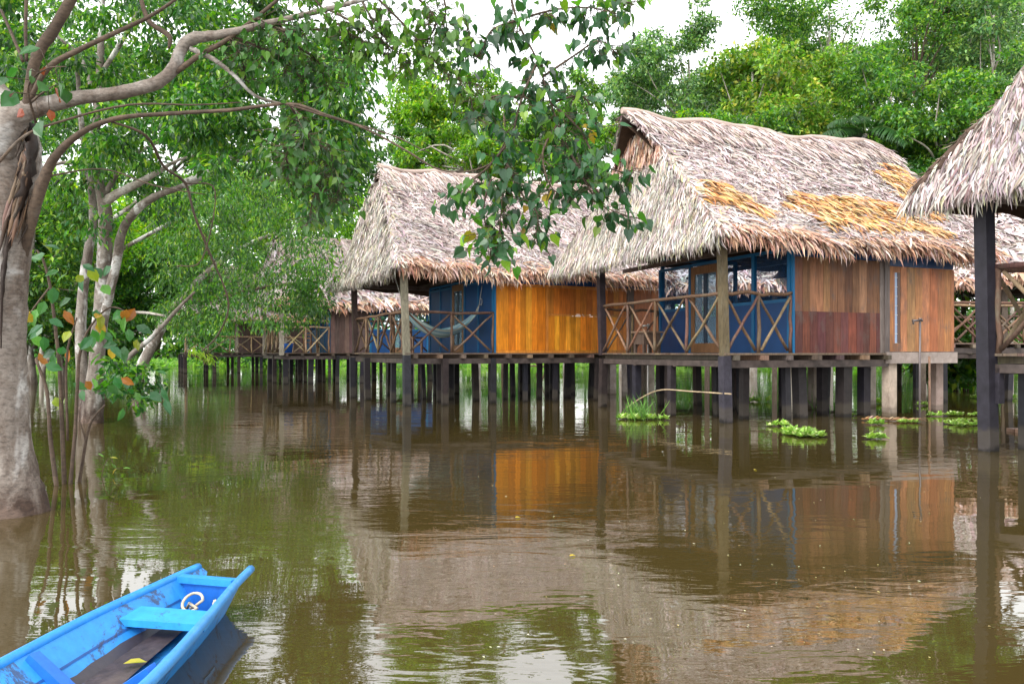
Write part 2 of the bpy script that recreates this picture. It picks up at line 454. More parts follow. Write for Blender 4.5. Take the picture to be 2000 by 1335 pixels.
def make_roof(root, o, W, Lr, ze, zr, rl, rr, n_front, n_side, patches=(), gablet=True, bl=.40, bw=.055, back=True, dim=1.0, cut=0.0, roll=False):
    """s' = distance along the front eave from its left end, t' = distance back from the front eave. Local x = s'-o, y = t'-o."""
    hw = W / 2
    def zt(t):
        q = 1 - abs(np.asarray(t, float) - hw) / hw
        return ze + (zr - ze) * q - .14 * np.sin(np.pi * q) * (zr - ze) / 3 + 0.0
    tg = (.72 if gablet else .90) * hw
    def sl(t):                                            # left edge of a slope
        q = 1 - abs(np.asarray(t, float) - hw) / hw
        e = np.interp(q, [0, .06, .42, .70, .74, 1.0], [0, .02, .30, .44, .44, .44])
        if gablet: e = np.interp(q, [0, .06, .42, .70, .76, 1.0], [0, .02, .30, .44, .22, -.04])
        return e
    def sr(t):
        q = 1 - abs(np.asarray(t, float) - hw) / hw
        return Lr + (rr - Lr) * q
    def surf(a, t):
        s = sl(t) + a * (sr(t) - sl(t))
        sag = -.04 * np.sin(np.pi * a) * (1 - abs(t - hw) / hw)
        lump = .05 * np.sin(s * 1.7 + t * .9) + .035 * np.sin(s * 3.9 - t * 2.3 + 1)
        return np.stack([s - o, t - o + 0 * s, zt(t) + sag + lump], -1)
    # body: top sheet and underside
    mb = MB()
    na, ntt = 40, 29
    A, T = np.meshgrid(np.linspace(0, 1, na), np.linspace(0, W - cut, ntt), indexing='ij')
    top = surf(A, T)
    idx = np.arange(na * ntt).reshape(na, ntt)
    q = np.stack([idx[:-1, :-1], idx[1:, :-1], idx[1:, 1:], idx[:-1, 1:]], -1).reshape(-1, 4)
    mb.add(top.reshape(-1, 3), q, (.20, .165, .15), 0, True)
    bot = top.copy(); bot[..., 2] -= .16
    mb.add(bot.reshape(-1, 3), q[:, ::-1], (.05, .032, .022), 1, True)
    # blades on both slopes
    for side in ((0, 1) if back else (0,)):
        n = n_front if side == 0 else n_front // 3
        a = rng.random(n); t = rng.random(n) * hw
        t = np.floor(t / hw * 19 + rng.random(n) * .6) / 19 * hw + rng.random(n) * .10   # loose courses
        t = np.clip(t, .0, hw * .995)
        tt = t if side == 0 else W - np.maximum(t, cut)
        p = surf(a, tt)
        k = (zr - ze) / hw
        dn = norm(np.array([0, -1, -k])) if side == 0 else norm(np.array([0, 1, -k]))
        nr = norm(np.array([0, -k, 1])) if side == 0 else norm(np.array([0, k, 1]))
        col = pick(n, GREY, GREYW, .16)
        L = bl * rng.uniform(.6, 1.3, n) * np.where(rng.random(n) < .12, 1.8, 1.0)
        if side == 0:
            s_ = sl(t) + a * (sr(t) - sl(t))
            big = .5 + .5 * np.sin(s_ * 1.3 + np.sin(t * 2.1) * 1.7) * np.sin(t * 2.9 + s_ * .6)
            col *= (.80 + .32 * big)[:, None]
            new = np.zeros(n, bool)
            for (ps, pt, ra, rb) in patches:
                d2 = ((s_ - ps) / ra) ** 2 + ((t - pt) / rb) ** 2
                new |= (d2 < .8 + rng.normal(0, .3, n)) & (rng.random(n) < .6)
            col[new] = pick(int(new.sum()), ORANGE, None, .2)
            L = np.where(new, L * 1.25, L)
            low = t < .26 * rng.random(n) + .05
            col[low] = pick(int(low.sum()), TAN, None, .18)
        thatch(mb, p + nr * rng.uniform(.0, .07, (n, 1)), dn, nr, L, bw * rng.uniform(.45, 1.5, n), col, .42 if side == 0 else -.42, .62)
        if side == 0:
            for (ps, pt, ra, rb) in patches:              # fresh fronds stand proud of the old thatch
                for t0 in np.arange(pt - rb, pt + rb + .01, .17):     # each row is one new frond laid over the last
                    half = ra * math.sqrt(max(.05, 1 - ((t0 - pt) / (rb + .05)) ** 2)) * rng.uniform(.75, 1.1)
                    m_ = int(half * 2 * 58)
                    s_ = ps + rng.uniform(-.2, .2) * ra + np.linspace(-half, half, m_); t = np.clip(t0 + .09 + rng.normal(0, .02, m_) + .05 * np.sin(s_ * 3), .12, hw)
                    a = np.clip((s_ - sl(t)) / (sr(t) - sl(t)), 0, 1)
                    thatch(mb, surf(a, t) + nr * rng.uniform(.05, .11, (m_, 1)), dn, nr, rng.uniform(.26, .46, m_), rng.uniform(.030, .048, m_), pick(m_, ORANGE, [3, 2.5, 2, 1.5, 1.5], .22), .42, .20, .16, DROOP)
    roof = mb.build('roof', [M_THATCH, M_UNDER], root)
    # steep thatched gable ends
    for end in (0, 1):
        mb = MB()
        zg = float(zt(tg)) if end == 0 else zr - .15
        nz, nk = 16, 17
        rows = []
        for z in np.linspace(ze, zg, nz):
            qz = (z - ze) / (zr - ze)
            th = np.interp(qz, (np.array([zt(x) for x in np.linspace(0, hw, 40)]) - ze) / (zr - ze), np.linspace(0, hw, 40))
            tr = np.linspace(th, W - th, nk)
            e = (np.interp(qz, [0, .06, .42, .7, 1], [-.10, -.02, .26, .40, .44]) if end == 0 else Lr - .02 + (rr - Lr) * qz)
            x = e - o + (.05 * np.sin(tr * 2.6) if end == 0 else 0)
            rows.append(np.stack([x + 0 * tr, tr - o, z + 0 * tr], -1))
        rows = np.array(rows)
        idx = np.arange(nz * nk).reshape(nz, nk)
        q = np.stack([idx[:-1, :-1], idx[:-1, 1:], idx[1:, 1:], idx[1:, :-1]], -1).reshape(-1, 4)
        mb.add(rows.reshape(-1, 3), q if end else q[:, ::-1], (.16, .13, .11), 0, True)
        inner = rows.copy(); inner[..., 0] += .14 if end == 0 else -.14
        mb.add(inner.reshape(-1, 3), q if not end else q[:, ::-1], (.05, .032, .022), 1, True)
        n = n_side if end == 0 else n_side // 4
        fz = 1 - np.sqrt(1 - rng.random(n) * .995); fk = rng.random(n)
        fz = np.clip(np.floor(fz * 18 + rng.random(n) * .9) / 18, 0, .999)
        i = fz * (nz - 1); j = fk * (nk - 1)
        i0 = i.astype(int); j0 = np.minimum(j.astype(int), nk - 2); di = (i - i0)[:, None]; dj = (j - j0)[:, None]
        i1 = np.minimum(i0 + 1, nz - 1)
        p = (rows[i0, j0] * (1 - dj) + rows[i0, j0 + 1] * dj) * (1 - di) + (rows[i1, j0] * (1 - dj) + rows[i1, j0 + 1] * dj) * di
        sx = -1 if end == 0 else 1
        nr = norm(np.array([sx * 1.0, 0, .18])); dn = norm(np.array([sx * .18, 0, -1]))
        col = pick(n, SIDE if dim == 1.0 else GREY, [3, 3, 3, 1.3, .5] if dim == 1.0 else GREYW, .2) * dim
        thatch(mb, p + nr * rng.uniform(0, .08, (n, 1)), dn, nr, bl * rng.uniform(.8, 1.5, n), bw * rng.uniform(.6, 1.1, n), col, 0, .28, .10)
        if end == 0 and gablet:                            # lower part of the gablet: hanging brown fronds, dark hollow above
            m_ = 620
            t = rng.uniform(tg * .98, W - tg * .98, m_)
            wz = np.clip(1 - abs(t - hw) / (hw - tg * .97), 0, 1)
            zz = zg + .05 + rng.random(m_) * .62 * np.minimum(1, wz * 1.6)
            pp = np.stack([.42 - o - rng.uniform(0, .08, m_), t - o, zz], -1)
            thatch(mb, pp, dn, nr, .4, .05, pick(m_, TAN, None, .2) * .9, 0, .2, .05)
        # blades wrapped over the two hips
        if end == 0:
            for back_ in (0, 1):
                m_ = int(n_side * .11)
                t = rng.random(m_) * tg
                tt = W - t if back_ else t
                p = surf(np.full(m_, .004), tt) + np.stack([rng.uniform(-.06, .16, m_), rng.uniform(-.05, .05, m_), rng.uniform(-.03, .03, m_)], -1)
                n2 = norm(np.array([-.75, .5 if back_ else -.5, .5])); d2 = norm(np.array([-.12, .55 if back_ else -.55, -.85]))
                thatch(mb, p + n2 * rng.uniform(.02, .08, (m_, 1)), d2, n2, bl * rng.uniform(.7, 1.3, m_), bw * rng.uniform(.7, 1.2, m_), pick(m_, GREY + SIDE, None, .16), 0, .4, .06)
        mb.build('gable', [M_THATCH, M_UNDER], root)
    # eave fringe, front and both ends
    mb = MB()
    n = int(Lr * 190)
    a = rng.random(n); t = rng.random(n) * .22
    p = surf(a, t); p[:, 2] += rng.uniform(-.09, .05, n)
    ax = np.stack([rng.normal(.25, .28, n), rng.normal(-.55, .2, n), rng.normal(-.9, .15, n)], -1)
    scatter(mb, p, ax, np.array([0, -.8, .5]) + rng.normal(0, .35, (n, 3)), rng.uniform(.24, .50, n), np.maximum(bw, .034) * rng.uniform(.8, 1.35, n), pick(n, TAN, [3, 3, 2, 2, 2], .18), DROOP)
    mb.build('eave_fringe', [M_THATCH], root)
    mb = MB()
    n = int(W * 170)
    t = rng.random(n) * W
    p = np.stack([np.full(n, -o - .08) + rng.uniform(-.03, .12, n), t - o, ze + rng.uniform(-.08, .10, n)], -1)
    ax = np.stack([rng.normal(-.35, .18, n), rng.normal(0, .25, n), rng.normal(-.9, .12, n)], -1)
    scatter(mb, p, ax, np.array([-.9, 0, .4]) + rng.normal(0, .3, (n, 3)), rng.uniform(.22, .42, n), bw * rng.uniform(.7, 1.2, n), pick(n, SIDE, [3, 3, 2, 2, 1.5], .16), DROOP)
    mb.build('eave_fringe', [M_THATCH], root)
    # ridge cap
    mb = MB()
    for side in (0, 1):
        n = int(rr * 260) if side == 0 else int(rr * 60)
        a = rng.random(n); t = hw - rng.random(n) * .45
        tt = t if side == 0 else W - t
        p = surf(a, tt); k = (zr - ze) / hw
        dn = norm(np.array([0, -1 if side == 0 else 1, -k])); nr = norm(np.array([0, -k if side == 0 else k, 1]))
        thatch(mb, p + nr * rng.uniform(.07, .14, (n, 1)), dn, nr, bl * rng.uniform(1.4, 2.1, n), bw * rng.uniform(.7, 1.2, n),
               pick(n, [(.52, .43, .40), (.44, .35, .32), (.36, .27, .24), (.58, .50, .47)], None, .14), .30 if side == 0 else -.3, .16, .03)
    a = np.linspace(0, 1, 24)
    tube(mb, surf(a, np.full(24, hw)) + np.array([0, 0, .10]), .07, 8, (.40, .31, .27), 0, .15)
    mb.build('ridge_cap', [M_THATCH], root)
    if roll:                                                # thick bound edge of the far hip
        mb = MB(); t = np.linspace(.1, hw, 24)
        tube(mb, surf(np.zeros(24), W - t) + np.array([-.03, .02, .03]), .085, 9, (.10, .065, .05), 0, .2)
        m_ = 1100; f_ = rng.random(m_); p = surf(np.zeros(m_), W - .1 - f_ * (hw - .1)) + np.array([-.03, .02, .03]) + rdir(m_) * .085
        scatter(mb, p, np.array([-.35, .6, -.75]) + rng.normal(0, .4, (m_, 3)), rdir(m_), rng.uniform(.08, .2, m_), .016, pick(m_, [(.14, .09, .07), (.22, .16, .13), (.07, .045, .035), (.30, .25, .22)], None, .2), BLADE)
        mb.build('bound_edge', [M_THATCH], root)
    return surf

def planks(mb, axis, a0, a1, fixed, z0, z1, pal, bwid=.21, th=.03, horizontal=False, w=None):
    """Vertical boards along x (axis 0) or y (axis 1) at the fixed coordinate; each board its own width, tone and depth."""
    x = a0
    while x < a1 - .02:
        e = min(a1, x + bwid * rng.uniform(.85, 1.15))
        if a1 - e < .07: e = a1
        c = pick(1, pal, w, .12)[0]
        d = rng.uniform(0, .006)
        if axis == 0: box(mb, x + .003, e - .003, fixed - th / 2 - d, fixed + th / 2 - d, z0, z1, c)
        else: box(mb, fixed - th / 2 - d, fixed + th / 2 - d, x + .003, e - .003, z0, z1, c)
        x = e

POLE = [(.20, .115, .07), (.16, .09, .055), (.25, .17, .10), (.14, .075, .055)]
def pole(name, parent, a, b, r=.032, pal=POLE, mat=None):
    mb = MB()
    a = np.asarray(a, float); b = np.asarray(b, float)
    n = 6
    pts = a + (b - a) * np.linspace(0, 1, n)[:, None]
    pts[1:-1] += rng.normal(0, r * .28, (n - 2, 3))
    tube(mb, pts, r * np.linspace(1.08, .9, n) * rng.uniform(.94, 1.06, n), 8, pick(1, pal, None, .15)[0], 0, .05)
    return mb.build(name, mat or M_POLE, parent)

def railing(root, a, b, nb, zf, hr=1.08, r=.032, pal=POLE):
    """Cross-braced pole railing from a to b (local xy), nb bays; one part with its poles as sub-parts."""
    a = np.array([*a, zf]); b = np.array([*b, zf])
    top = MB(); n = 10
    pts = a + (b - a) * np.linspace(-.02, 1.02, n)[:, None] + np.array([0, 0, hr]); pts[:, 2] += rng.normal(0, .012, n)
    tube(top, pts, r * 1.1, 8, pick(1, pal, None, .1)[0], 0, .05)
    rl = top.build('railing', M_POLE, root)
    d = (b - a) / nb
    for i in range(nb + 1):
        p = a + d * i
        if 0 < i < nb or nb == 1 or True:
            pole('rail_post', rl, p, p + np.array([0, 0, hr]), r * 1.05, pal)
    off = norm(np.cross(d, [0, 0, 1])) * r * .9
    for i in range(nb):
        p = a + d * i
        pole('brace', rl, p + d * .06 + np.array([0, 0, .05]) + off, p + d * .95 + np.array([0, 0, hr - .05]) + off, r * .85, pal)
        pole('brace', rl, p + d * .94 + np.array([0, 0, .05]) - off, p + d * .05 + np.array([0, 0, hr - .05]) - off, r * .85, pal)
    return rl

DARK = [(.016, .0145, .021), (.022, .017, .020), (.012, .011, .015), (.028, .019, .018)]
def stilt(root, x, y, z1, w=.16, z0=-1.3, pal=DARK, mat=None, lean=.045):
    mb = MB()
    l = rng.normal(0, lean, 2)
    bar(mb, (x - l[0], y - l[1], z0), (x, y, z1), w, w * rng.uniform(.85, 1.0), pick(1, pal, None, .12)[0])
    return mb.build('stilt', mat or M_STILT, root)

def post(root, x, y, z0, z1, w, c, mat, name='post', lean=(0, 0)):
    mb = MB()
    bar(mb, (x, y, z0), (x + lean[0], y + lean[1], z1), w, w, c)
    return mb.build(name, mat, root)

def deck(root, x0, x1, y0, y1, zt, rim=True):
    mb = MB()
    y = y0
    while y < y1 - .02:                                      # boards run along x
        e = min(y1, y + .19)
        box(mb, x0, x1, y + .004, e - .004, zt - .035, zt + rng.uniform(-.004, .002), pick(1, [(.17, .12, .08), (.13, .09, .065)], None, .15)[0])
        y = e
    o = mb.build('deck', M_OLDPLANK, root)
    jb = MB()
    for x in np.arange(x0 + .25, x1, .62):
        box(jb, x - .05, x + .05, y0 - .06 + rng.uniform(-.08, .02), y1 + .05, zt - .13, zt - .04, pick(1, [(.24, .17, .12), (.10, .075, .06)], None, .2)[0])
    jb.build('joists', M_OLDPLANK, root)
    bb = MB()
    for y in np.linspace(y0 + .08, y1 - .08, 4):
        box(bb, x0, x1, y - .05, y + .05, zt - .27, zt - .135, (.06, .045, .04))
    for x in (x0 + .06, x1 - .06):
        box(bb, x - .05, x + .05, y0 + .135, y1 - .135, zt - .25, zt - .137, (.06, .045, .04))
    bb.build('floor_beams', M_STILT, root)
    return o

NAVY = (.004, .048, .16)
TEAL = (.006, .105, .24)
def net_wall(root, axis, fixed, a0, a1, zf, zt, door=None, sill=.95, win_top=1.92, name='screen_wall'):
    """Blue framed wall: solid lower panel, insect net above, optional door opening (d0, d1)."""
    fr = MB(); zs, zw = zf + sill, zf + win_top
    def bx(mb, b0, b1, z0, z1, th, c):
        if axis == 1: box(mb, fixed - th / 2, fixed + th / 2, b0, b1, z0, z1, c)
        else: box(mb, b0, b1, fixed - th / 2, fixed + th / 2, z0, z1, c)
    segs = [(a0, a1)] if not door else [(a0, door[0]), (door[1], a1)]
    for s0, s1 in segs:
        bx(fr, s0, s1, zf, zs, .03, NAVY)
        bx(fr, s0, s1, zs, zs + .06, .06, TEAL)
    bx(fr, a0, a1, zw, zt, .03, NAVY)
    bx(fr, a0, a1, zw - .06, zw, .06, TEAL)
    for s0, s1 in segs:
        k = max(1, round((s1 - s0) / 1.0))
        for i in range(k + 1):
            x = s0 + (s1 - s0) * i / k
            x = min(max(x, s0 + .04), s1 - .04)
            bx(fr, x - .04, x + .04, zf + .002, zw - .002, .075, TEAL)
    w = fr.build(name, M_BLUE, root)
    for s0, s1 in segs:
        nb = MB(); bx(nb, s0 + .08, s1 - .08, zs + .06, zw - .06, .006, (1, 1, 1))
        nb.build('insect_net', M_NET, w)
    if door:
        dm = MB(); c = (.24, .12, .055)
        d0, d1 = door[0] + .004, door[1] - .004; dz = zw - .075
        bx(dm, d0, d0 + .13, zf + .01, dz, .06, c); bx(dm, d1 - .13, d1, zf + .01, dz, .06, c)
        bx(dm, d0 + .13, d1 - .13, dz - .18, dz, .056, c); bx(dm, d0 + .13, d1 - .13, zf + .01, zf + .22, .056, c)
        bx(dm, (d0 + d1) / 2 - .06, (d0 + d1) / 2 + .06, zf + .22, dz - .18, .05, (.02, .05, .09))
        do = dm.build('door', M_PLANK, root)
        g = MB(); bx(g, d0 + .13, d1 - .13, zf + .22, dz - .18, .012, (1, 1, 1)); g.build('glass', M_GLASS, do)
    return w

DZ = EYE - .012     # deck height
REDB = [(.165, .048, .033), (.135, .042, .034), (.19, .06, .036), (.115, .040, .038)]
BROWNB = [(.36, .175, .08), (.25, .115, .055), (.32, .165, .09), (.19, .085, .046)]
ORNB = [(.46, .19, .075), (.39, .15, .058), (.50, .225, .10), (.35, .13, .055)]
HONEY = [(.78, .27, .018), (.68, .22, .014), (.84, .32, .026), (.58, .17, .010)]
DULL = [(.14, .085, .075), (.12, .07, .065), (.17, .10, .085)]
PCONC = [(.36, .30, .27)]

# ---- the nearest whole hut
h1 = empty('stilt_hut', (3.87, 13.98, 0), R(22.6))
tag(h1, 'thatched stilt hut with orange frond patches on its roof and dark red plank wall', 'hut', 'thatched huts on stilts')
make_roof(h1, .3, 6.7, 7.15, 3.42, 6.44, 0, 7.6, 56000, 26000, bl=.23, bw=.028, cut=.48,
          patches=[(.85, .88, .75, .34), (3.2, 1.02, .9, .26), (4.8, 1.05, 1.1, .36), (3.9, .55, 1.3, .16), (6.75, 2.1, .55, .45), (5.5, .62, .8, .22), (6.5, 1.4, .5, .3)])
SP, SW, SB, TD = 1.59, 3.90, 5.90, 4.5
deck(h1, -.06, 4.0, -.08, TD + .06, DZ)
railing(h1, (.02, .02), (SP - .04, .02), 2, DZ, 1.10)
railing(h1, (0, .06), (0, TD - .02), 4, DZ, 1.10)
railing(h1, (.05, TD), (SP - .02, TD), 2, DZ, 1.02, .028)
post(h1, 0, 0, DZ - .05, 3.40, .135, (.13, .10, .055), M_POLE, 'corner_post', (-.07, 0))
post(h1, 0, TD, DZ - .05, 3.40, .15, (.028, .02, .024), M_STILT, 'corner_post', (-.06, 0))
net_wall(h1, 1, SP, .04, TD, DZ, 3.28, (2.15, 3.2), .98, 2.02)
net_wall(h1, 0, TD, SP + .04, SW, DZ, 3.62, None, .85, 2.30)
mb = MB(); box(mb, SP + .02, SW, -.015, .015, 3.115, 3.40, NAVY); box(mb, SP - .02, SP + .02, -.03, .03, DZ, 3.40, TEAL)
mb.build('header_board', M_BLUE, h1)
mb = MB(); planks(mb, 0, SP + .03, SW - .1, 0, DZ + .80, 3.11, BROWNB, .19); mb.build('plank_wall', M_OLDPLANK, h1)
mb = MB(); planks(mb, 0, SP + .03, SW - .1, -.008, DZ - .02, DZ + .80, REDB, .19); w = mb.build('plank_wall', M_OLDPLANK, h1)
w['label'] = 'dark red lower plank panel'
mb = MB(); box(mb, SW - .10, SW - .0, -.03, .02, DZ, 3.10, (.23, .19, .17)); box(mb, SW + .0, SW + .13, -.06, .07, DZ, 3.42, (.16, .13, .12))
mb.build('wall_post', M_OLDPLANK, h1)
mb = MB(); planks(mb, 0, 4.36, SB, -.02, DZ + .03, 3.02, ORNB, .2); planks(mb, 0, 4.05, 4.15, -.02, DZ + .03, 3.02, ORNB, .2)
box(mb, 4.153, 4.357, -.035, -.005, DZ + .03, DZ + .2, (.36, .15, .06)); box(mb, 4.153, 4.357, -.035, -.005, 2.9, 3.02, (.36, .15, .06))
planks(mb, 1, 0.0, 2.2, SB - .02, DZ + .03, 3.02, ORNB, .2)
mb.build('bathroom_wall', M_OLDPLANK, h1)
mb = MB(); box(mb, 4.03, SB, -.02, .02, 3.03, 3.40, NAVY); mb.build('header_board', M_BLUE, h1)
mb = MB(); box(mb, 4.20, 4.275, -.022, .0, DZ + .2, 2.9, (.30, .40, .58))
for z in np.arange(DZ + .2, 2.9, .19): box(mb, 4.195, 4.28, -.03, -.023, z - .008, z + .008, (.5, .5, .52))
box(mb, 4.155, 4.20, -.03, -.002, DZ + .2, 2.9, (.30, .12, .05)); box(mb, 4.275, 4.355, -.03, -.002, DZ + .2, 2.9, (.10, .05, .03))
mb.build('slit_window', M_BLUE, h1)
mb = MB(); box(mb, 3.92, SB + .05, -.08, .14, DZ - .21, DZ + .02, PCONC[0]); box(mb, SB - .15, SB + .05, .14, 2.2, DZ - .21, DZ + .0, PCONC[0]); box(mb, 4.12, SB - .15, .14, 2.2, DZ - .12, DZ - .02, PCONC[0])
mb.build('concrete_beam', M_CONC, h1)
for x, y in ((4.15, .06), (SB - .06, .35), (4.15, 2.1), (SB - .06, 2.1)):
    stilt(h1, x, y, DZ - .21, .21, pal=[(.38, .30, .25)], mat=M_CONC, lean=.0)
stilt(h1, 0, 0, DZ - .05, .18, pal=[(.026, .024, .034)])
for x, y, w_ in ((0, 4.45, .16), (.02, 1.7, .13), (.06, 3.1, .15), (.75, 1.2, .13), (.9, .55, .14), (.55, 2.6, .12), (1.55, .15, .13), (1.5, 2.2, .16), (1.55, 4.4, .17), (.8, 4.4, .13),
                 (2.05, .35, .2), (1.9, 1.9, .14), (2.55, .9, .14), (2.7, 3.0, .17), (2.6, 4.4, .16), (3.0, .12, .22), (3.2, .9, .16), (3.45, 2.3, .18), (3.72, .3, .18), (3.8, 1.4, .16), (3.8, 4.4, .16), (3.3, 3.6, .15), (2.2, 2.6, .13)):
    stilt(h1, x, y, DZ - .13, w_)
mb = MB()                                                     # eave beams and rafters
for y, z in ((0.0, 3.30), (TD, 3.66)): bar(mb, (-.25, y, z), (6.9, y, z), .09, .12, (.10, .07, .055))
for x in (0.0, SP, SW + .06): bar(mb, (x, -.2, 3.42), (x, 6.2, 3.42), .08, .10, (.10, .07, .055))
mb.build('roof_beams', M_STILT, h1)

# ---- the second hut, honey-coloured
h2 = empty('stilt_hut', (-2.54, 18.5, 0), R(26.0))
tag(h2, 'thatched stilt hut with honey orange varnished plank wall and a hammock on its porch', 'hut', 'thatched huts on stilts')
make_roof(h2, .3, 6.6, 8.0, 3.36, 6.35, 0, 8.3, 52000, 26000, gablet=False, bl=.24, bw=.029)
SP, SW, TD = 2.34, 6.45, 4.8
deck(h2, -.06, 7.35, -.08, TD + .06, DZ)
railing(h2, (.02, .02), (SP - .04, .02), 2, DZ, 1.0)
railing(h2, (0, .06), (0, TD - .02), 4, DZ, 1.0)
railing(h2, (.05, TD), (SP - .02, TD), 2, DZ, .95, .028)
post(h2, 0, 0, DZ - .05, 3.36, .15, (.26, .235, .17), M_POLE, 'corner_post', (-.08, 0))
post(h2, 0, TD, DZ - .05, 3.36, .15, (.07, .045, .04), M_STILT, 'corner_post', (-.05, 0))
net_wall(h2, 1, SP, .04, TD, DZ, 3.25, (2.0, 2.9), 1.84, 2.0)
mb = MB(); box(mb, SP + .02, 7.35, -.015, .015, 3.05, 3.36, NAVY); box(mb, SP - .02, SP + .02, -.03, .03, DZ, 3.3, TEAL)
mb.build('header_board', M_BLUE, h2)
mb = MB(); planks(mb, 0, SP + .03, 3.80, 0, DZ + .07, 2.98, HONEY, .17); mb.build('plank_wall', M_PLANK, h2)
mb = MB(); planks(mb, 0, 3.88, 6.35, 0, DZ + .07, DZ + .98, HONEY, .17); mb.build('plank_wall', M_PLANK, h2)
mb = MB(); planks(mb, 0, 3.88, 6.35, -.002, DZ + 1.03, 2.98, [(.58, .19, .025), (.50, .15, .018), (.44, .125, .018)], .17); w = mb.build('plank_wall', M_PLANK, h2)
w['label'] = 'darker upper plank panel'
mb = MB(); c = (.56, .20, .035)
box(mb, SP + .02, 6.36, -.03, .02, 2.985, 3.05, c); box(mb, SP + .02, 6.36, -.035, .02, DZ - .02, DZ + .065, (.60, .22, .03))
box(mb, 3.805, 3.875, -.03, .02, DZ + .07, 2.98, c); box(mb, 3.88, 6.35, -.028, .018, DZ + .985, DZ + 1.025, c)
mb.build('wall_trim', M_PLANK, h2)
mb = MB(); box(mb, 6.37, 6.58, -.04, .04, DZ - .2, 3.05, (.22, .17, .15)); mb.build('wall_post', M_OLDPLANK, h2)
mb = MB(); planks(mb, 0, 6.60, 7.42, -.01, DZ - .02, 3.03, [(.52, .16, .035), (.44, .13, .03)], .2); planks(mb, 1, .02, 2.0, 7.40, DZ, 3.0, ORNB, .2)
mb.build('bathroom_wall', M_PLANK, h2)
mb = MB(); planks(mb, 0, SP + .05, 7.3, TD, DZ, 3.1, DULL, .2); mb.build('back_wall', M_OLDPLANK, h2)
for x, y in ((6.45, .1), (7.3, .25), (7.3, 2.2)):
    stilt(h2, x, y, DZ - .2, .23, pal=[(.40, .34, .30)], mat=M_CONC, lean=0)
stilt(h2, 0, 0, DZ - .05, .17, pal=[(.026, .024, .034)])
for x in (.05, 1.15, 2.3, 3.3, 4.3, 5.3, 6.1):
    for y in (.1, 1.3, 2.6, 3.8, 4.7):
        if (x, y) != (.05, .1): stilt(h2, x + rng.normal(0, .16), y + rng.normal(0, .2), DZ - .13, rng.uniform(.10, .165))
mb = MB()
for y in (0.0, TD): bar(mb, (-.25, y, 3.25), (7.7, y, 3.25), .09, .12, (.10, .07, .055))
for x in (0.0, SP, 6.5): bar(mb, (x, -.2, 3.36), (x, 6.1, 3.36), .08, .10, (.10, .07, .055))
mb.build('roof_beams', M_STILT, h2)

# ---- the hut cut off by the right border: only its porch end shows
hr_o = np.array([6.23, 10.0]) - 4.48 * np.array([-math.sin(R(22.6)), math.cos(R(22.6))])
h0 = empty('stilt_hut', (*hr_o, 0), R(22.6))
tag(h0, 'closest thatched stilt hut showing only one corner of its porch and dark tall post', 'hut', 'thatched huts on stilts')
make_roof(h0, .35, 5.7, 6.5, 3.42, 6.35, 0, 6.5, 12000, 34000, gablet=False, bl=.23, bw=.028, dim=.8, roll=True)
TD = 4.48
deck(h0, -.04, 5.5, -.08, TD + .06, DZ)
railing(h0, (0, .06), (0, TD - .1), 4, DZ, 1.10, .036)
railing(h0, (.1, TD), (2.2, TD), 2, DZ, 1.10, .036)
railing(h0, (.02, .02), (2.2, .02), 2, DZ, 1.10, .036)
post(h0, 0, TD, -1.3, 3.40, .17, (.018, .016, .023), M_STILT, 'corner_post', (-.13, 0))
post(h0, 0, 0, -1.3, 3.40, .17, (.018, .016, .023), M_STILT, 'corner_post', (-.06, 0))
mb = MB(); bar(mb, (.02, TD - .09, .62), (.02, TD - .09, 1.08), .1, .1, (.025, .022, .03))
mb.build('bracket', M_STILT, h0)
net_wall(h0, 1, 2.25, .04, TD, DZ, 3.28, (2.0, 2.9), .95, 2.0)
mb = MB(); planks(mb, 0, 2.3, 5.4, 0, DZ, 3.2, REDB, .2); planks(mb, 0, 2.3, 5.4, TD, DZ, 3.2, REDB, .2); mb.build('plank_wall', M_OLDPLANK, h0)
for x in (.6, 1.5, 2.3, 3.4, 4.6):
    for y in (.1, 1.6, 3.1, 4.4): stilt(h0, x, y, DZ - .13, .15)
mb = MB()
for y in (0.0, TD): bar(mb, (-.25, y, 3.30), (6.0, y, 3.30), .09, .12, (.08, .06, .05))
bar(mb, (0, -.25, 3.40), (0, 5.1, 3.40), .09, .1, (.08, .06, .05))
mb.build('roof_beams', M_STILT, h0)

# ---- the third and fourth huts, half hidden by leaves
LIGHTP = [(.42, .32, .19), (.36, .26, .15), (.30, .20, .12)]
h3 = empty('stilt_hut', (-9.3, 31.0, 0), R(26.0))
tag(h3, 'distant thatched stilt hut with pale pole railing and dull purple plank wall behind leaves', 'hut', 'thatched huts on stilts')
make_roof(h3, .3, 6.6, 8.0, 3.36, 6.3, 0, 8.3, 4500, 2500, gablet=False, bl=.5, bw=.09)
TD = 4.6
deck(h3, -.06, 7.0, -.08, TD, DZ)
railing(h3, (.02, .02), (1.9, .02), 2, DZ, 1.05, .035, LIGHTP)
railing(h3, (0, .06), (0, TD), 4, DZ, 1.05, .035, LIGHTP)
post(h3, 0, 0, DZ - .1, 3.34, .17, (.34, .30, .24), M_POLE, 'corner_post')
post(h3, 0, TD, DZ - .1, 3.34, .15, (.34, .30, .24), M_POLE, 'corner_post')
net_wall(h3, 1, 1.95, .04, TD, DZ, 3.25, (1.8, 2.7))
mb = MB(); box(mb, 1.97, 7.0, -.015, .015, 3.0, 3.36, NAVY); mb.build('header_board', M_BLUE, h3)
mb = MB(); planks(mb, 0, 1.97, 3.6, 0, DZ, 2.98, DULL, .2); mb.build('plank_wall', M_OLDPLANK, h3)
net_wall(h3, 0, 0, 3.62, 7.0, DZ, 2.98, (4.6, 5.4))
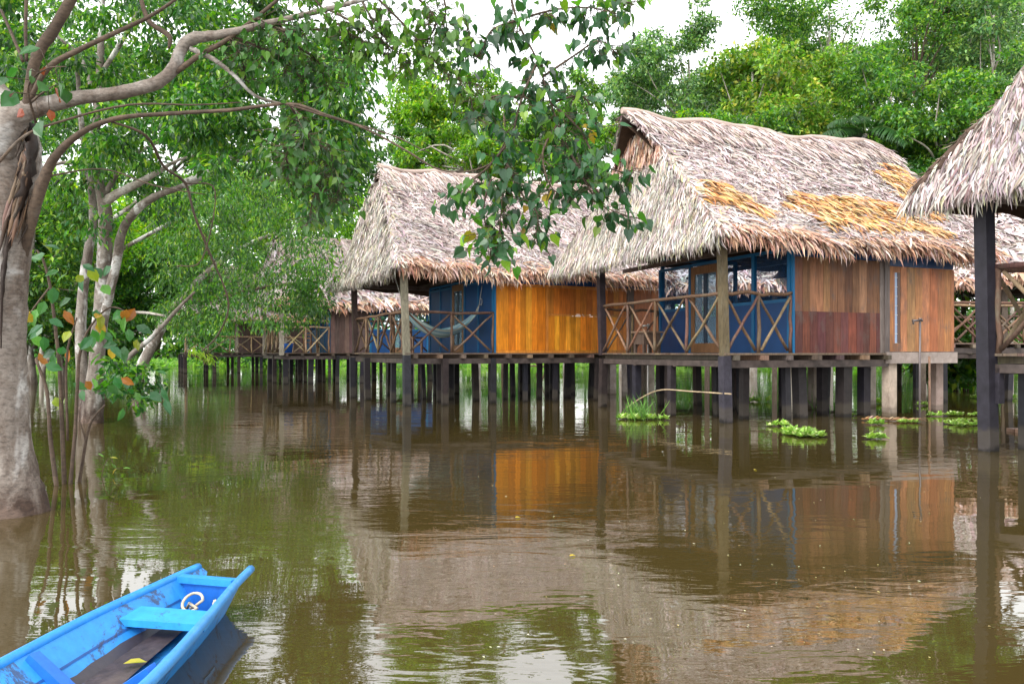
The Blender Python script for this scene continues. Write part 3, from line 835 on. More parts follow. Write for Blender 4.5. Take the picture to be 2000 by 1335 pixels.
for x in (.05, 1.2, 2.3, 3.4, 4.6, 5.8, 6.8):
    for y in (.1, 1.6, 3.1, 4.5): stilt(h3, x + rng.normal(0, .1), y + rng.normal(0, .15), DZ - .1, rng.uniform(.12, .2))

h5 = empty('stilt_hut', (-20.0, 47.0, 0), R(26.0))
tag(h5, 'farthest thatched stilt hut almost covered by hanging green foliage', 'hut', 'thatched huts on stilts')
make_roof(h5, .3, 6.6, 9.0, 3.6, 6.9, 0, 9.2, 2600, 1500, gablet=False, bl=.6, bw=.12)
deck(h5, -.06, 9.0, -.08, 4.6, DZ)
railing(h5, (.02, .02), (9.0, .02), 7, DZ, 1.0, .035, LIGHTP)
for x in (.05, 1.5, 3, 4.5, 6, 7.5, 8.9):
    for y in (.1, 2.4, 4.5): stilt(h5, x + rng.normal(0, .1), y, DZ - .1, rng.uniform(.15, .22))
for x in (0.05, 3, 6, 8.9): post(h5, x, 0.1, DZ - .1, 3.55, .17, (.3, .26, .2), M_POLE)
mb = MB(); planks(mb, 0, 3.0, 9.0, 1.4, DZ, 3.3, DULL, .25); mb.build('plank_wall', M_OLDPLANK, h5)

# ---- open hall behind the nearest hut, and the raised walkway that leads to it
h4 = empty('open_hall', (4.6, 27.2, 0), R(-20.9))
tag(h4, 'long open-sided thatched hall on stilts behind the hut with the red plank wall', 'hall')
make_roof(h4, .3, 7.4, 13.5, 3.55, 6.6, 0, 13.8, 9000, 2500, gablet=False, bl=.5, bw=.08)
deck(h4, -.06, 13.2, -.05, 6.6, DZ + .1)
for x in np.arange(.05, 13.3, 2.2):
    for y in (.05, 6.5):
        post(h4, x, y, -1.3, 3.5, .16, (.12, .09, .07), M_POLE)
railing(h4, (.1, .02), (13.1, .02), 9, DZ + .1, 1.0, .035)
mb = MB()
for y in (.05, 6.5): bar(mb, (-.2, y, 3.42), (13.4, y, 3.42), .1, .12, (.08, .06, .05))
mb.build('roof_beams', M_STILT, h4)

wk = empty('walkway', (11.2, 20.0, 0), R(6))
tag(wk, 'raised plank walkway with cross-braced pole railing in front of the green bushes', 'walkway')
deck(wk, 0, 6.0, 0, 1.3, 1.53)
railing(wk, (0, 1.25), (5.9, 1.25), 5, 1.53, 1.05, .035)
railing(wk, (0, .05), (5.9, .05), 5, 1.53, 1.05, .035)
for x in (.1, 2.0, 4.0, 5.8):
    for y in (.1, 1.2): stilt(wk, x, y, 1.42, .14)

# ------------------------------------------------------------------ things on and around the huts
def local(hut, p):
    a = hut.rotation_euler.z; c, s = math.cos(a), math.sin(a)
    return np.array([hut.location.x + p[0] * c - p[1] * s, hut.location.y + p[0] * s + p[1] * c, p[2]])

ham = empty('hammock', local(h2, (1.2, .7, DZ)), h2.rotation_euler.z)
tag(ham, 'striped blue grey hammock slung across the porch of the honey orange hut', 'hammock')
mb = MB()
nu, nv = 26, 15
A, Bv = np.meshgrid(np.linspace(-1, 1, nu), np.linspace(-1, 1, nv), indexing='ij')
wid = .10 + .40 * (1 - A ** 2) ** .8
hx = A * 1.0 - .05
hy = Bv * wid
hz = .40 + .68 * np.abs(A) ** 2.1 + .20 * (Bv ** 2) * (1 - A ** 2) + .02 * np.sin(Bv * 14 + A * 3)
idx = np.arange(nu * nv).reshape(nu, nv)
q = np.stack([idx[:-1, :-1], idx[1:, :-1], idx[1:, 1:], idx[:-1, 1:]], -1).reshape(-1, 4)
stripe = np.array([(.26, .45, .50), (.62, .66, .56), (.13, .27, .38), (.45, .56, .54), (.16, .36, .43)])[np.arange(nv) % 5]
mb.add(np.stack([hx, hy, hz], -1).reshape(-1, 3), q, np.tile(stripe, (nu, 1)), 0, True)
mb.build('cloth', M_FABRIC, ham)
for sx, tip in ((1, (1.16, .1, 1.92)), (-1, (-1.22, .1, 1.85))):
    mb = MB()
    for j in (-.08, -.03, .03, .08): tube(mb, [(sx * .98 - .05, j, 1.06), np.array((sx * 1.04 - .03, j * .2, 1.25))], .008, 5, (.35, .34, .30))
    tube(mb, [(sx * 1.04 - .03, 0, 1.24), tip], .011, 6, (.35, .34, .30))
    if sx > 0:
        an = np.linspace(0, 6.28, 10); tube(mb, np.stack([1.06 + .035 * np.cos(an), 0 * an, 1.34 + .09 * np.sin(an)], -1), .008, 5, (.4, .38, .33))
    mb.build('rope', M_ROPE, ham)

def chair(loc, rz, label):
    c = empty('chair', loc, rz); tag(c, label, 'chair', 'wooden chairs on the porches')
    w = (.28, .14, .07)
    mb = MB(); box(mb, -.24, .24, -.22, .22, .42, .46, w); mb.build('seat', M_PLANK, c)
    for x, y, z in ((-.21, -.19, .42), (.21, -.19, .42), (-.21, .2, .95), (.21, .2, .95)):
        mb = MB(); box(mb, x - .025, x + .025, y - .025, y + .025, 0, z, w); mb.build('leg', M_PLANK, c)
    mb = MB()
    for z in (.58, .72, .86): box(mb, -.185, .185, .19, .21, z, z + .07, w)
    mb.build('backrest', M_PLANK, c)
    return c
chair(local(h3, (1.4, 1.2, DZ)), R(150), 'wooden chair on the porch of the hut with dull purple planks')
chair(local(h2, (1.35, 3.6, DZ)), R(60), 'wooden chair behind the hammock near the blue wall')

t_ = empty('low_table', local(h1, (.75, 3.75, DZ)), h1.rotation_euler.z + .15)
tag(t_, 'small wooden box table on the back of the porch near the white tap pipe', 'table')
mb = MB(); box(mb, -.30, .30, -.22, .22, .46, .50, (.34, .22, .15)); mb.build('tabletop', M_OLDPLANK, t_)
mb = MB(); box(mb, -.25, .25, -.18, .18, .20, .455, (.18, .12, .09)); mb.build('box', M_OLDPLANK, t_)
for x in (-.22, .22):
    for y in (-.15, .15):
        mb = MB(); box(mb, x - .03, x + .03, y - .03, y + .03, 0, .2, (.12, .08, .06)); mb.build('leg', M_OLDPLANK, t_)
b_ = empty('bucket', local(h3, (.35, .5, DZ)))
tag(b_, 'round blue plastic bucket on the porch deck behind the pale railing', 'bucket')
mb = MB(); an = np.linspace(0, 2 * math.pi, 20, endpoint=False)
prof = [(.0, .0), (.15, 0), (.20, .36), (.215, .38), (.19, .37), (.14, .03), (0, .03)]
vv = [(r * math.cos(t), r * math.sin(t), z) for r, z in prof for t in an]
mb.add(vv, [(i * 20 + j, i * 20 + (j + 1) % 20, (i + 1) * 20 + (j + 1) % 20, (i + 1) * 20 + j) for i in range(len(prof) - 1) for j in range(20)], (.02, .12, .5), 0, True)
mb.build('pail', M_BLUE, b_)
mb = MB(); an = np.linspace(0, math.pi, 12); tube(mb, np.stack([.205 * np.cos(an), .10 + 0 * an, .37 + .1 * np.sin(an)], -1), .008, 5, (.4, .4, .42)); mb.build('handle', M_METAL, b_)

def standpipe(p, ztop, label, c, r=.017):
    o = empty('standpipe', (p[0], p[1], 0)); tag(o, label, 'water pipe', 'standing water pipes')
    mb = MB(); tube(mb, [(0, 0, -1.3), (-.01, 0, .5), (0, 0, ztop)], r, 8, c); mb.build('pipe', M_METAL, o)
    mb = MB(); tube(mb, [(-.15, 0, ztop), (.05, 0, ztop + .005)], r * 1.1, 8, c); tube(mb, [(-.13, 0, ztop - .07), (-.13, 0, ztop)], r * .9, 6, c)
    tube(mb, [(0, 0, ztop), (0, 0, ztop + .05)], r * 1.6, 8, c); mb.build('tap', M_METAL, o)
    return o
standpipe(P(1797, 805, 14.9), EYE + 62 / F * 14.9, 'dark thin water pipe with a tap in front of the orange brown bathroom wall', (.13, .11, .11), .02)
standpipe(P(1266, 760, 19.6), EYE + 52 / F * 19.6, 'white thin water pipe with a tap by the orange bathroom wall', (.6, .58, .55), .02)
mb = MB(); p = P(1815, 800, 15.6); tube(mb, [(p[0] + .02, p[1], -1), (p[0], p[1], 1.2)], .022, 7, (.25, .15, .10)); tag(mb.build('thin_stake', M_POLE), 'thin reddish stake in the water under the bathroom with slit window', 'stake')
mb = MB(); tube(mb, spline([P(1222, 797, 17.0), P(1255, 775, 16.3), P(1292, 761, 15.6), P(1350, 764, 14.7), P(1428, 769, 13.75)], 5), .014, 6, (.50, .38, .24))
tag(mb.build('bamboo_stick', M_POLE), 'bent pale bamboo stick across the stilts above the grassy clump', 'stick')
mb = MB(); tube(mb, spline([(1.2, 31, 0), (1.0, 31, .35), (1.15, 31, .62)], 4), .05, 7, (.12, .08, .05)); tube(mb, spline([(.85, 31, 1.05), (1.15, 31, .5), (1.0, 31, .0), (.8, 31, -.2)], 4), .035, 7, (.14, .09, .06)); tube(mb, [(.6, 31, .75), (1.9, 31, .70)], .035, 7, (.15, .10, .07)); tube(mb, spline([(1.7, 31, 1.1), (1.35, 31, .5), (1.1, 31, -.2)], 4), .03, 7, (.14, .09, .06))
tag(mb.build('wooden_trestle', M_POLE), 'crooked pole trestle standing in water behind the honey hut', 'trestle')
mb = MB()
a = P(1945, 838, 12.8); b = P(2040, 840, 12.6)
for i, (dy, dz, c) in enumerate(((0, .02, (.22, .13, .10)), (.22, .03, (.28, .17, .12)), (.44, .02, (.2, .12, .09)))):
    bar(mb, (a[0], 12.0 + dy, dz), (a[0] + 2.4, 11.9 + dy, dz), .2, .06, c)
bar(mb, (a[0] + .35, 12.1, .09), (a[0] + 2.4, 12.3, .10), .2, .05, (.40, .25, .16))
tag(mb.build('plank_raft', M_OLDPLANK), 'floating wooden plank raft beside the dark tall post', 'raft')

# ------------------------------------------------------------------ the blue canoe
def rim(px, py, z):
    d = F * (EYE - z) / (py - HZ); return np.array([(px - 1000) / F * d, d, z])
Lr_ = [rim(-330, 1478, .155), rim(0, 1300, .16), rim(180, 1205, .165), rim(325, 1137, .17), rim(388, 1108, .175)]
Rr_ = [rim(40, 1560, .155), rim(290, 1335, .16), rim(395, 1220, .165), rim(455, 1148, .17), rim(490, 1112, .175)]
Lr_, Rr_ = spline(Lr_, 5), spline(Rr_, 5)
ax_b = norm((Lr_[-1] + Rr_[-1]) / 2 - (Lr_[0] + Rr_[0]) / 2)
ext = [(Lr_[0] - ax_b * 1.2 + np.array([.0, 0, 0]), Rr_[0] - ax_b * 1.2), (Lr_[0] - ax_b * 2.6, Rr_[0] - ax_b * 2.6)]
bo = (Lr_[8] + Rr_[8]) / 2; bo[2] = 0
boat = empty('canoe', bo)
tag(boat, 'narrow blue painted wooden canoe with two square horned ends and a plank seat', 'canoe')
LL = np.vstack([ext[1][0], ext[0][0], Lr_]) - bo; RR = np.vstack([ext[1][1], ext[0][1], Rr_]) - bo
nS = len(LL)
BL = (.024, .24, .64); BLD = (.012, .13, .50)
mb = MB()
secs = []
for i in range(nS):
    f = i / (nS - 1); l, r = LL[i], RR[i]; m = (l + r) / 2
    acr = norm(r - l)
    rise = np.interp(f, [0, .6, .86, 1], [-.13, -.13, -.03, .09])
    th = .022
    def side(p, s):
        bt = m + (p - m) * np.interp(f, [0, .8, 1], [.42, .40, .36]); bt = bt.copy(); bt[2] = rise
        return bt
    lb, rb = side(l, -1), side(r, 1)
    li, ri = l + acr * th, r - acr * th
    lbi, rbi = lb + acr * th, rb - acr * th
    fz_ = np.interp(f, [0, .86, 1], [.018, .022, .11])
    for w_ in (lbi, rbi):
        w_[2] = fz_
    secs.append([l, lb, rb, r, ri, rbi, lbi, li])
secs = np.array(secs)
k = 8
stopped = nS - 5                                             # the floor and bottom stop at the transom; the horns run on
q_side, q_all = [], []
for i in range(nS - 1):
    for j in range(k):
        if i >= stopped and j in (1, 5): continue
        q_all.append((i * k + j, i * k + (j + 1) % k, (i + 1) * k + (j + 1) % k, (i + 1) * k + j))
vt = secs.copy()
horn = vt[stopped + 1:]
for a_, (top, bot) in enumerate(((0, 1), (3, 2), (7, 6), (4, 5))):  # horns narrow towards their tips
    for n_, fr_ in enumerate(np.linspace(.1, .72, len(horn))):
        vt[stopped + 1 + n_, bot] = vt[stopped + 1 + n_, bot] * (1 - fr_) + vt[stopped + 1 + n_, top] * fr_
mb.add(vt.reshape(-1, 3), q_all, BL, 0)
for (i0_) in (nS - 1,):
    mb.add(vt[i0_][[0, 1, 6, 7]], [(0, 1, 2, 3)], BL); mb.add(vt[i0_][[3, 4, 5, 2]], [(0, 1, 2, 3)], BL)
for u_, wd, dk in ((.52, .010, (.008, .07, .26)), (.86, .05, (.05, .042, .052))):   # plank seam and the mud line inside
    for a_, b_, sg in ((7, 6, 1), (4, 5, -1)):
        ln_ = secs[:stopped, a_] + (secs[:stopped, b_] - secs[:stopped, a_]) * u_
        dn_ = norm(secs[:stopped, b_] - secs[:stopped, a_]); in_ = norm(secs[:stopped, 4] - secs[:stopped, 7]) * sg * .003 + np.array([0, 0, .002])
        w_ = wd * (1 + (rng.normal(0, .3, stopped) if wd > .02 else 0))
        rb_ = np.stack([ln_ - dn_ * np.reshape(w_, (-1, 1)) / 2 + in_, ln_ + dn_ * np.reshape(w_, (-1, 1)) / 2 + in_], 1) if wd > .02 else np.stack([ln_ - dn_ * wd / 2 + in_, ln_ + dn_ * wd / 2 + in_], 1)
        mb.add(rb_.reshape(-1, 3), [(2 * i, 2 * i + 1, 2 * i + 3, 2 * i + 2) for i in range(stopped - 1)], dk)
mb.build('hull', M_HULL, boat)
mb = MB()                                                     # rounded gunwale strips, worn
for S, c in ((LL, BL), (RR, (.05, .25, .58))):
    tube(mb, S + np.array([0, 0, .004]), np.linspace(.024, .021, nS), 8, c)
mb.build('gunwale', M_BOAT, boat)
def across(i, f0, f1, drop):
    i0 = int(i); q_ = secs[i0] * (1 - i + i0) + secs[i0 + 1] * (i - i0)
    l, r = q_[7].copy(), q_[4].copy()
    p = l + (r - l) * f0, l + (r - l) * f1
    for w in p: w[2] -= drop
    return p
mb = MB()
s_ = secs[stopped]
mb.add([s_[7] + [0, 0, -.01], s_[4] + [0, 0, -.01], s_[5], s_[6], s_[7] + ax_b * .03 + [0, 0, -.01], s_[4] + ax_b * .03 + [0, 0, -.01], s_[5] + ax_b * .03, s_[6] + ax_b * .03], BOXF, BLD)
bar(mb, s_[7] + ax_b * .01, s_[4] + ax_b * .01, .05, .03, BL)
mb.build('transom', M_BOAT, boat)
mb = MB()
ia, ib = stopped - 5.1, stopped - 3.6
a0, a1 = across(ia, 0, 1, .035); b0, b1 = across(ib, 0, 1, .03)
mb.add([a0, a1, b1, b0] + [x - np.array([0, 0, .03]) for x in (a0, a1, b1, b0)], [(0, 1, 2, 3), (4, 7, 6, 5), (0, 4, 5, 1), (1, 5, 6, 2), (2, 6, 7, 3), (3, 7, 4, 0)], (.028, .29, .70))
mb.build('seat', M_BOAT, boat)
mb = MB()
for i in range(1, stopped - 1):                               # worn floor plank
    for f0, f1 in ((.12, .9),):
        a0, a1 = secs[i, 6] + (secs[i, 5] - secs[i, 6]) * f0, secs[i, 6] + (secs[i, 5] - secs[i, 6]) * f1
        b0, b1 = secs[i + 1, 6] + (secs[i + 1, 5] - secs[i + 1, 6]) * f0, secs[i + 1, 6] + (secs[i + 1, 5] - secs[i + 1, 6]) * f1
        mb.add(np.array([a0, a1, b1, b0]) + [0, 0, .03], [(0, 1, 2, 3)], (.055, .042, .048))
        mb.add(np.array([a0, a0, b0, b0]) + [[0, 0, 0], [0, 0, .03], [0, 0, .03], [0, 0, 0]], [(0, 1, 2, 3)], (.045, .036, .042))
mb.build('floor_plank', M_OLDPLANK, boat)
for i in (8, 4):
    for side_ in (0, 1):
        mb = MB()
        top, bot = (secs[i, 7], secs[i, 6]) if side_ == 0 else (secs[i, 4], secs[i, 5])
        dr = norm(bot - top); inw = (secs[i, 4] - secs[i, 7]) * (1 if side_ == 0 else -1); inw = norm(inw)
        fl = bot + inw * .16
        bar(mb, top + inw * .015 - [0, 0, .01], bot + inw * .03 + [0, 0, .0], .05, .05, BLD, up=ax_b)
        bar(mb, bot + inw * .02 + [0, 0, .015], fl + [0, 0, .02], .05, .05, BLD)
        mb.build('rib', M_BOAT, boat)
rp = (secs[stopped - 1, 6] + secs[stopped - 1, 5]) / 2 + bo
mb = MB()
an = np.linspace(.3, 5.6, 18)
e1 = norm(secs[stopped, 4] - secs[stopped, 7])
loop = rp + e1 * (-.01) + np.array([0, 0, .085]) + np.cos(an)[:, None] * e1 * .05 + np.sin(an)[:, None] * (np.array([0, 0, .028]) + ax_b * .045) - ax_b * .05
tube(mb, np.vstack([rp - e1 * .07 + [0, 0, .03], rp - e1 * .055 + [0, 0, .06], loop[::-1], rp - e1 * .02 + [0, 0, .05], rp - e1 * .05 + [0, 0, .035]]), .0068, 7, (.50, .43, .32))
tube(mb, spline([rp + e1 * .10 + [0, 0, .03], rp + e1 * .085 + [0, 0, .085], rp + e1 * .075 + [0, 0, .05], rp + e1 * .06 + [0, 0, .03], rp + e1 * .12 + [0, 0, .025]], 4), .007, 6, (.55, .48, .36))
tag(mb.build('mooring_rope', M_ROPE), 'stiff looped cream rope lying in the end of the blue canoe', 'rope')

def single_leaf(name, p, ax, nr, L, c, label, cat='leaf', group=None):
    mb = MB(); scatter(mb, [p], ax, nr, L, L * .5, c, LEAF6)
    return tag(mb.build(name, M_LEAF), label, cat, group)
fp = secs[stopped - 8]; fm = (fp[6] * .45 + fp[5] * .55) + bo
single_leaf('fallen_leaf', fm + [0, 0, .05], (.9, .3, .05), (.1, 0, 1), .085, (.42, .38, .05), 'yellow green leaf lying on the dark floor of the canoe')
fp = secs[stopped - 11]; fm = (fp[6] * .4 + fp[5] * .6) + bo
mb = MB()
scatter(mb, fm + [0, 0, .05] + rng.normal(0, .012, (6, 3)), rdir(6), rdir(6), .05, .035, (.36, .12, .07), LEAF6)
tag(mb.build('dead_leaves', M_LEAF), 'crumpled reddish dead leaves on the canoe floor plank', 'leaves')

# ------------------------------------------------------------------ floating plants and debris
LETT = [(.24, .40, .06), (.32, .47, .09), (.15, .29, .035), (.46, .56, .24)]
def water_lettuce(px, py, sx, sy, n, size, label, tall=0):
    d = F * EYE / (py - HZ); x = (px - 1000) / F * d
    mb = MB()
    for _ in range(n):
        c = np.array([x + np.clip(rng.normal(0, sx), -1.6 * sx, 1.6 * sx), d + np.clip(rng.normal(0, sy), -1.6 * sy, 1.6 * sy), .012])
        m_ = 9
        an = rng.random() * 6.28 + np.arange(m_) * 2.4; el = rng.uniform(.2, 1.3, m_)
        ax = np.stack([np.cos(an) * np.cos(el), np.sin(an) * np.cos(el), np.sin(el)], -1)
        nr = np.stack([-np.cos(an) * np.sin(el), -np.sin(an) * np.sin(el), np.cos(el)], -1)
        s = size * rng.uniform(.7, 1.25)
        scatter(mb, np.repeat(c[None], m_, 0), ax, nr, s * rng.uniform(.8, 1.2, m_), s * .62, pick(m_, LETT, None, .15), LEAF6)
    if tall:
        m_ = tall
        pos = np.stack([x + rng.normal(-sx * .2, sx * .55, m_), d + rng.normal(0, sy, m_), np.zeros(m_)], -1)
        ax = np.stack([rng.normal(0, .35, m_), rng.normal(0, .35, m_), np.full(m_, 1.0)], -1)
        scatter(mb, pos, ax, rdir(m_), rng.uniform(.25, .6, m_), .016, pick(m_, [(.08, .2, .03), (.14, .28, .05)], None, .2), BLADE)
    tag(mb.build('floating_plant', M_LETT), label, 'water plant', 'clumps of floating water plants')
water_lettuce(1255, 818, .26, .14, 46, .11, 'floating clump with tall grass blades beside the bent bamboo stick', 90)
water_lettuce(1568, 850, .15, .22, 60, .115, 'largest pale green water lettuce clump in open water below the red plank wall')
water_lettuce(1518, 832, .10, .06, 9, .10, 'small water lettuce cluster just beside the largest clump')
water_lettuce(1706, 857, .09, .05, 9, .10, 'tight round water lettuce rosette floating nearest to the concrete pier')
water_lettuce(1707, 829, .07, .06, 6, .10, 'water lettuce rosette touching the floating palm frond')
water_lettuce(1655, 812, .06, .05, 5, .10, 'little water lettuce tuft at the foot of a dark stilt')
water_lettuce(1768, 826, .11, .05, 8, .09, 'water lettuce tuft at the end of the floating palm frond')
water_lettuce(1873, 830, .16, .14, 18, .11, 'broad bright water lettuce clump just before the dark tall post')
water_lettuce(1880, 812, .45, .06, 22, .09, 'thin line of water lettuce stretching toward the dark tall post')
water_lettuce(1960, 778, .5, .15, 22, .11, 'far water lettuce patch behind the dark tall post')
water_lettuce(1885, 745, .3, .1, 9, .12, 'small far water lettuce dots behind the bathroom piers')
water_lettuce(1920, 838, .06, .04, 4, .09, 'single water lettuce rosette against the dark tall post')
water_lettuce(1805, 792, .16, .08, 7, .10, 'water lettuce tuft around the base of the dark water pipe')
water_lettuce(1725, 788, .1, .1, 7, .14, 'leafy green tuft beside a stilt left of the concrete pier', 18)
water_lettuce(1485, 785, .16, .15, 7, .14, 'dark leafy tuft growing round a stilt under the porch', 26)
water_lettuce(1612, 800, .2, .12, 6, .12, 'sparse thin tuft around a thick stilt under the red plank wall', 24)
mb = MB(); d = F * EYE / (822 - HZ); x0 = (1690 - 1000) / F * d; x1 = (1785 - 1000) / F * d
tube(mb, [(x0, d + .15, .03), (x1, d - .1, .02)], .012, 5, (.35, .18, .08)); m_ = 90
tq = rng.random(m_); pos = np.stack([x0 + (x1 - x0) * tq, d + .15 - .25 * tq, np.full(m_, .03)], -1)
scatter(mb, pos, np.stack([np.full(m_, .7), rng.choice([-.6, .6], m_), rng.normal(.05, .06, m_)], -1), (0, 0, 1), .26, .035, pick(m_, ORANGE, None, .2) * .8, BLADE)
tag(mb.build('palm_frond', M_THATCH), 'dry orange palm frond floating between water lettuce tufts', 'palm frond')
for px, py, lab in ((1006, 1010, 'yellow fallen leaf floating under the reflection of the honey orange wall'), (1112, 1085, 'yellow fallen leaf floating in the middle of the roof reflection'), (1472, 917, 'small yellow fallen leaf floating below the porch corner')):
    p = rim(px, py, .006)
    single_leaf('floating_leaf', p, (.8, .5, .02), (.05, -.1, 1), .05, (.55, .40, .03), lab, 'leaf', 'fallen leaves floating on the water')

mb = MB(); n = 90
yy = F * (EYE - .004) / rng.uniform(180, 600, n); xx = rng.uniform(-.05, .62, n) * yy
scatter(mb, np.stack([xx, yy, np.full(n, .004)], -1), np.stack([rng.normal(0, 1, n), rng.normal(0, 1, n), rng.normal(0, .05, n)], -1), (0, 0, 1), rng.uniform(.008, .024, n), .010, pick(n, [(.5, .45, .32), (.38, .30, .15), (.55, .52, .42)], None, .2), LEAF)
tag(mb.build('floating_specks', M_LETT), 'tiny pale specks of litter drifting on the open water', 'litter', kind='stuff')

# ------------------------------------------------------------------ trees
GREEN = [(.030, .115, .012), (.052, .160, .012), (.018, .072, .011), (.11, .24, .014), (.026, .10, .03)]
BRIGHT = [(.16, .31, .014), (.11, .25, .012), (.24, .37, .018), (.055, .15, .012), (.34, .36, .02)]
MIDG = [(.060, .165, .018), (.10, .225, .018), (.030, .095, .013), (.20, .31, .028), (.06, .155, .055)]
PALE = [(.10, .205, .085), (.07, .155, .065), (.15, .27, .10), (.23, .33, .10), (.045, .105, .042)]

def leaves(mb, centers, rad, n_per, L, pal, w=None, droop=.35, aspect=.45, tpl=LEAF, flat=.65, up=.8):
    N = len(centers); n = N * n_per
    c = np.repeat(centers, n_per, 0); r = np.repeat(np.broadcast_to(rad, (N,)), n_per)
    off = rdir(n) * (rng.random(n) ** .45)[:, None]
    off[:, 2] *= flat
    p = c + off * r[:, None]
    ax = off * .7 + rng.normal(0, .5, (n, 3)); ax[:, 2] -= droop
    nr = rng.normal(0, .45, (n, 3)); nr[:, 2] += up
    l = L * rng.uniform(.65, 1.3, n)
    ctint = np.repeat(rng.normal(1, .16, (N, 1)), n_per, 0)
    scatter(mb, p, ax, nr, l, l * aspect, pick(n, pal, w, .18) * ctint, tpl)

def lumps(c, rad, n, k=8):
    """Clump centres gathered in k uneven lobes of an ellipsoid."""
    c = np.asarray(c, float); rad = np.asarray(rad, float)
    lob = rdir(k) * (.35 + .5 * rng.random((k, 1)))
    ls = rng.uniform(.28, .55, k)
    i = rng.integers(0, k, n)
    p = lob[i] + rdir(n) * (ls[i] * rng.random(n) ** .4)[:, None]
    return c + p * rad

def tree(label, px, py, d, rx, rz, n_cl, n_per, L, pal, bark=M_BARKF, base_px=None, mat=M_LEAFF, w=None, r0=.22, lobes=9, tpl=LEAF, aspect=.45, cr=.14, group='trees of the flooded forest', droop=.35, name='tree'):
    """Crown centre at pixel (px, py) and depth d; rx, rz crown radii in metres."""
    global rng
    keep_rng, rng = rng, np.random.default_rng(int(px * 7 + py * 13 + d * 3 + 2000))
    c = P(px, py, d); bx = c[0] if base_px is None else (base_px - 1000) / F * d
    root = empty(name, (bx, d, -.3)); o = np.array([bx, d, -.3])
    tag(root, label, 'tree', group)
    cl = lumps(c, (rx, rx * .9, rz), n_cl, lobes)
    mb = MB()
    fork = np.array([bx + (c[0] - bx) * .6, d, c[2] - rz * .75])
    fork[2] = max(fork[2], 1.5)
    tube(mb, spline(np.array([(bx, d, -1.2), (bx + .1, d, (fork[2]) * .5), fork, c + np.array([0, 0, rz * .35])]) - o, 4), np.linspace(r0, r0 * .3, 13), 8, (1, 1, 1), 0, .06)
    mb.build('trunk', bark, root)
    mb = MB()
    for t in cl[rng.choice(n_cl, min(12, n_cl), replace=False)]:
        m_ = fork + (t - fork) * .5 + rng.normal(0, .3, 3) + np.array([0, 0, .3])
        st = fork + (c - fork) * rng.uniform(0, .7)
        tube(mb, spline([st - o, m_ - o, t - o], 4), np.linspace(r0 * .32, r0 * .08, 9), 6, (1, 1, 1), 0, .05)
    mb.build('branches', bark, root)
    mb = MB()
    leaves(mb, cl - o, np.sqrt(rx * rz) * cr * rng.uniform(.7, 1.4, n_cl), n_per, L, pal, w, tpl=tpl, aspect=aspect, droop=droop)
    mb.build('crown', mat, root)
    rng = keep_rng
    return root

def poly_pts(poly, n, d0, d1):
    poly = np.array(poly, float); out = []
    lo, hi = poly.min(0), poly.max(0)
    while len(out) < n:
        p = lo + (hi - lo) * rng.random(2)
        x, y = p; ins = False; j = len(poly) - 1
        for i in range(len(poly)):
            if (poly[i][1] > y) != (poly[j][1] > y) and x < (poly[j][0] - poly[i][0]) * (y - poly[i][1]) / (poly[j][1] - poly[i][1]) + poly[i][0]: ins = not ins
            j = i
        if ins: out.append(P(x, y, rng.uniform(d0, d1)))
    return np.array(out)

# --- the big pale tree on the left, its limbs and hanging sprays
ta = empty('tree', (P(15, 1005, 6.15)[0], 6.15, 0)); tA = np.array([P(15, 1005, 6.15)[0], 6.15, 0])
tag(ta, 'big pale barked tree in the water with a torn hollow fork and reaching limbs', 'tree')
def limb(name, parent, o, pts, mat, k=9, per=5, wob=.05, sc=1.0):
    """pts: (px, py, depth, radius)"""
    s = spline([(*P(a, b, c), r * sc) for a, b, c, r in pts], per)
    mb = MB(); tube(mb, s[:, :3] - o, s[:, 3], k, (1, 1, 1), 0, wob)
    return mb.build(name, mat, parent)
limb('trunk', ta, tA, [(25, 1180, 6.15, .33), (15, 1010, 6.15, .30), (2, 900, 6.15, .235), (-8, 760, 6.15, .22), (-6, 640, 6.15, .205), (0, 520, 6.15, .205), (12, 420, 6.15, .205), (22, 330, 6.15, .22), (18, 260, 6.14, .19), (-10, 190, 6.2, .12), (-70, 90, 6.4, .09), (-130, -60, 6.6, .07), (-150, -260, 6.8, .03)], M_BARKA, 22, 7, .025)
limb('limb', ta, tA, [(-10, 300, 6.0, .17), (15, 240, 6.0, .13), (60, 213, 6.0, .075), (150, 192, 6.0, .056), (230, 182, 6.0, .052), (310, 160, 6.0, .048), (342, 128, 6.0, .046), (352, 100, 6.0, .044), (375, 76, 6.0, .045), (440, 66, 6.0, .032), (540, 42, 6.0, .024), (640, 18, 6.0, .019), (760, -14, 6.0, .015), (900, -50, 6.0, .013)], M_BARKA, 12)
limb('limb', ta, tA, [(30, 560, 6.22, .03), (48, 480, 6.14, .045), (70, 395, 6.05, .048), (90, 340, 6.0, .04), (114, 298, 5.95, .031), (165, 255, 5.9, .023), (235, 230, 5.9, .018), (330, 222, 5.9, .016), (450, 215, 5.9, .014), (565, 203, 5.9, .013), (640, 226, 5.9, .011), (710, 250, 5.9, .009), (790, 292, 5.9, .008), (850, 328, 5.9, .007), (905, 336, 5.9, .006), (960, 318, 5.9, .007), (988, 275, 5.9, .006)], M_TWIG, 9)
limb('limb', ta, tA, [(52, 228, 6.0, .035), (58, 180, 5.94, .042), (72, 110, 5.9, .041), (110, 50, 5.9, .040), (150, -30, 5.9, .038), (190, -160, 6.0, .03), (170, -330, 6.1, .012)], M_TWIG)
limb('limb', ta, tA, [(58, 196, 5.93, .016), (95, 132, 5.85, .022), (160, 95, 5.85, .019), (230, 62, 5.85, .016), (300, 28, 5.85, .013), (370, -20, 5.85, .01)], M_TWIG)
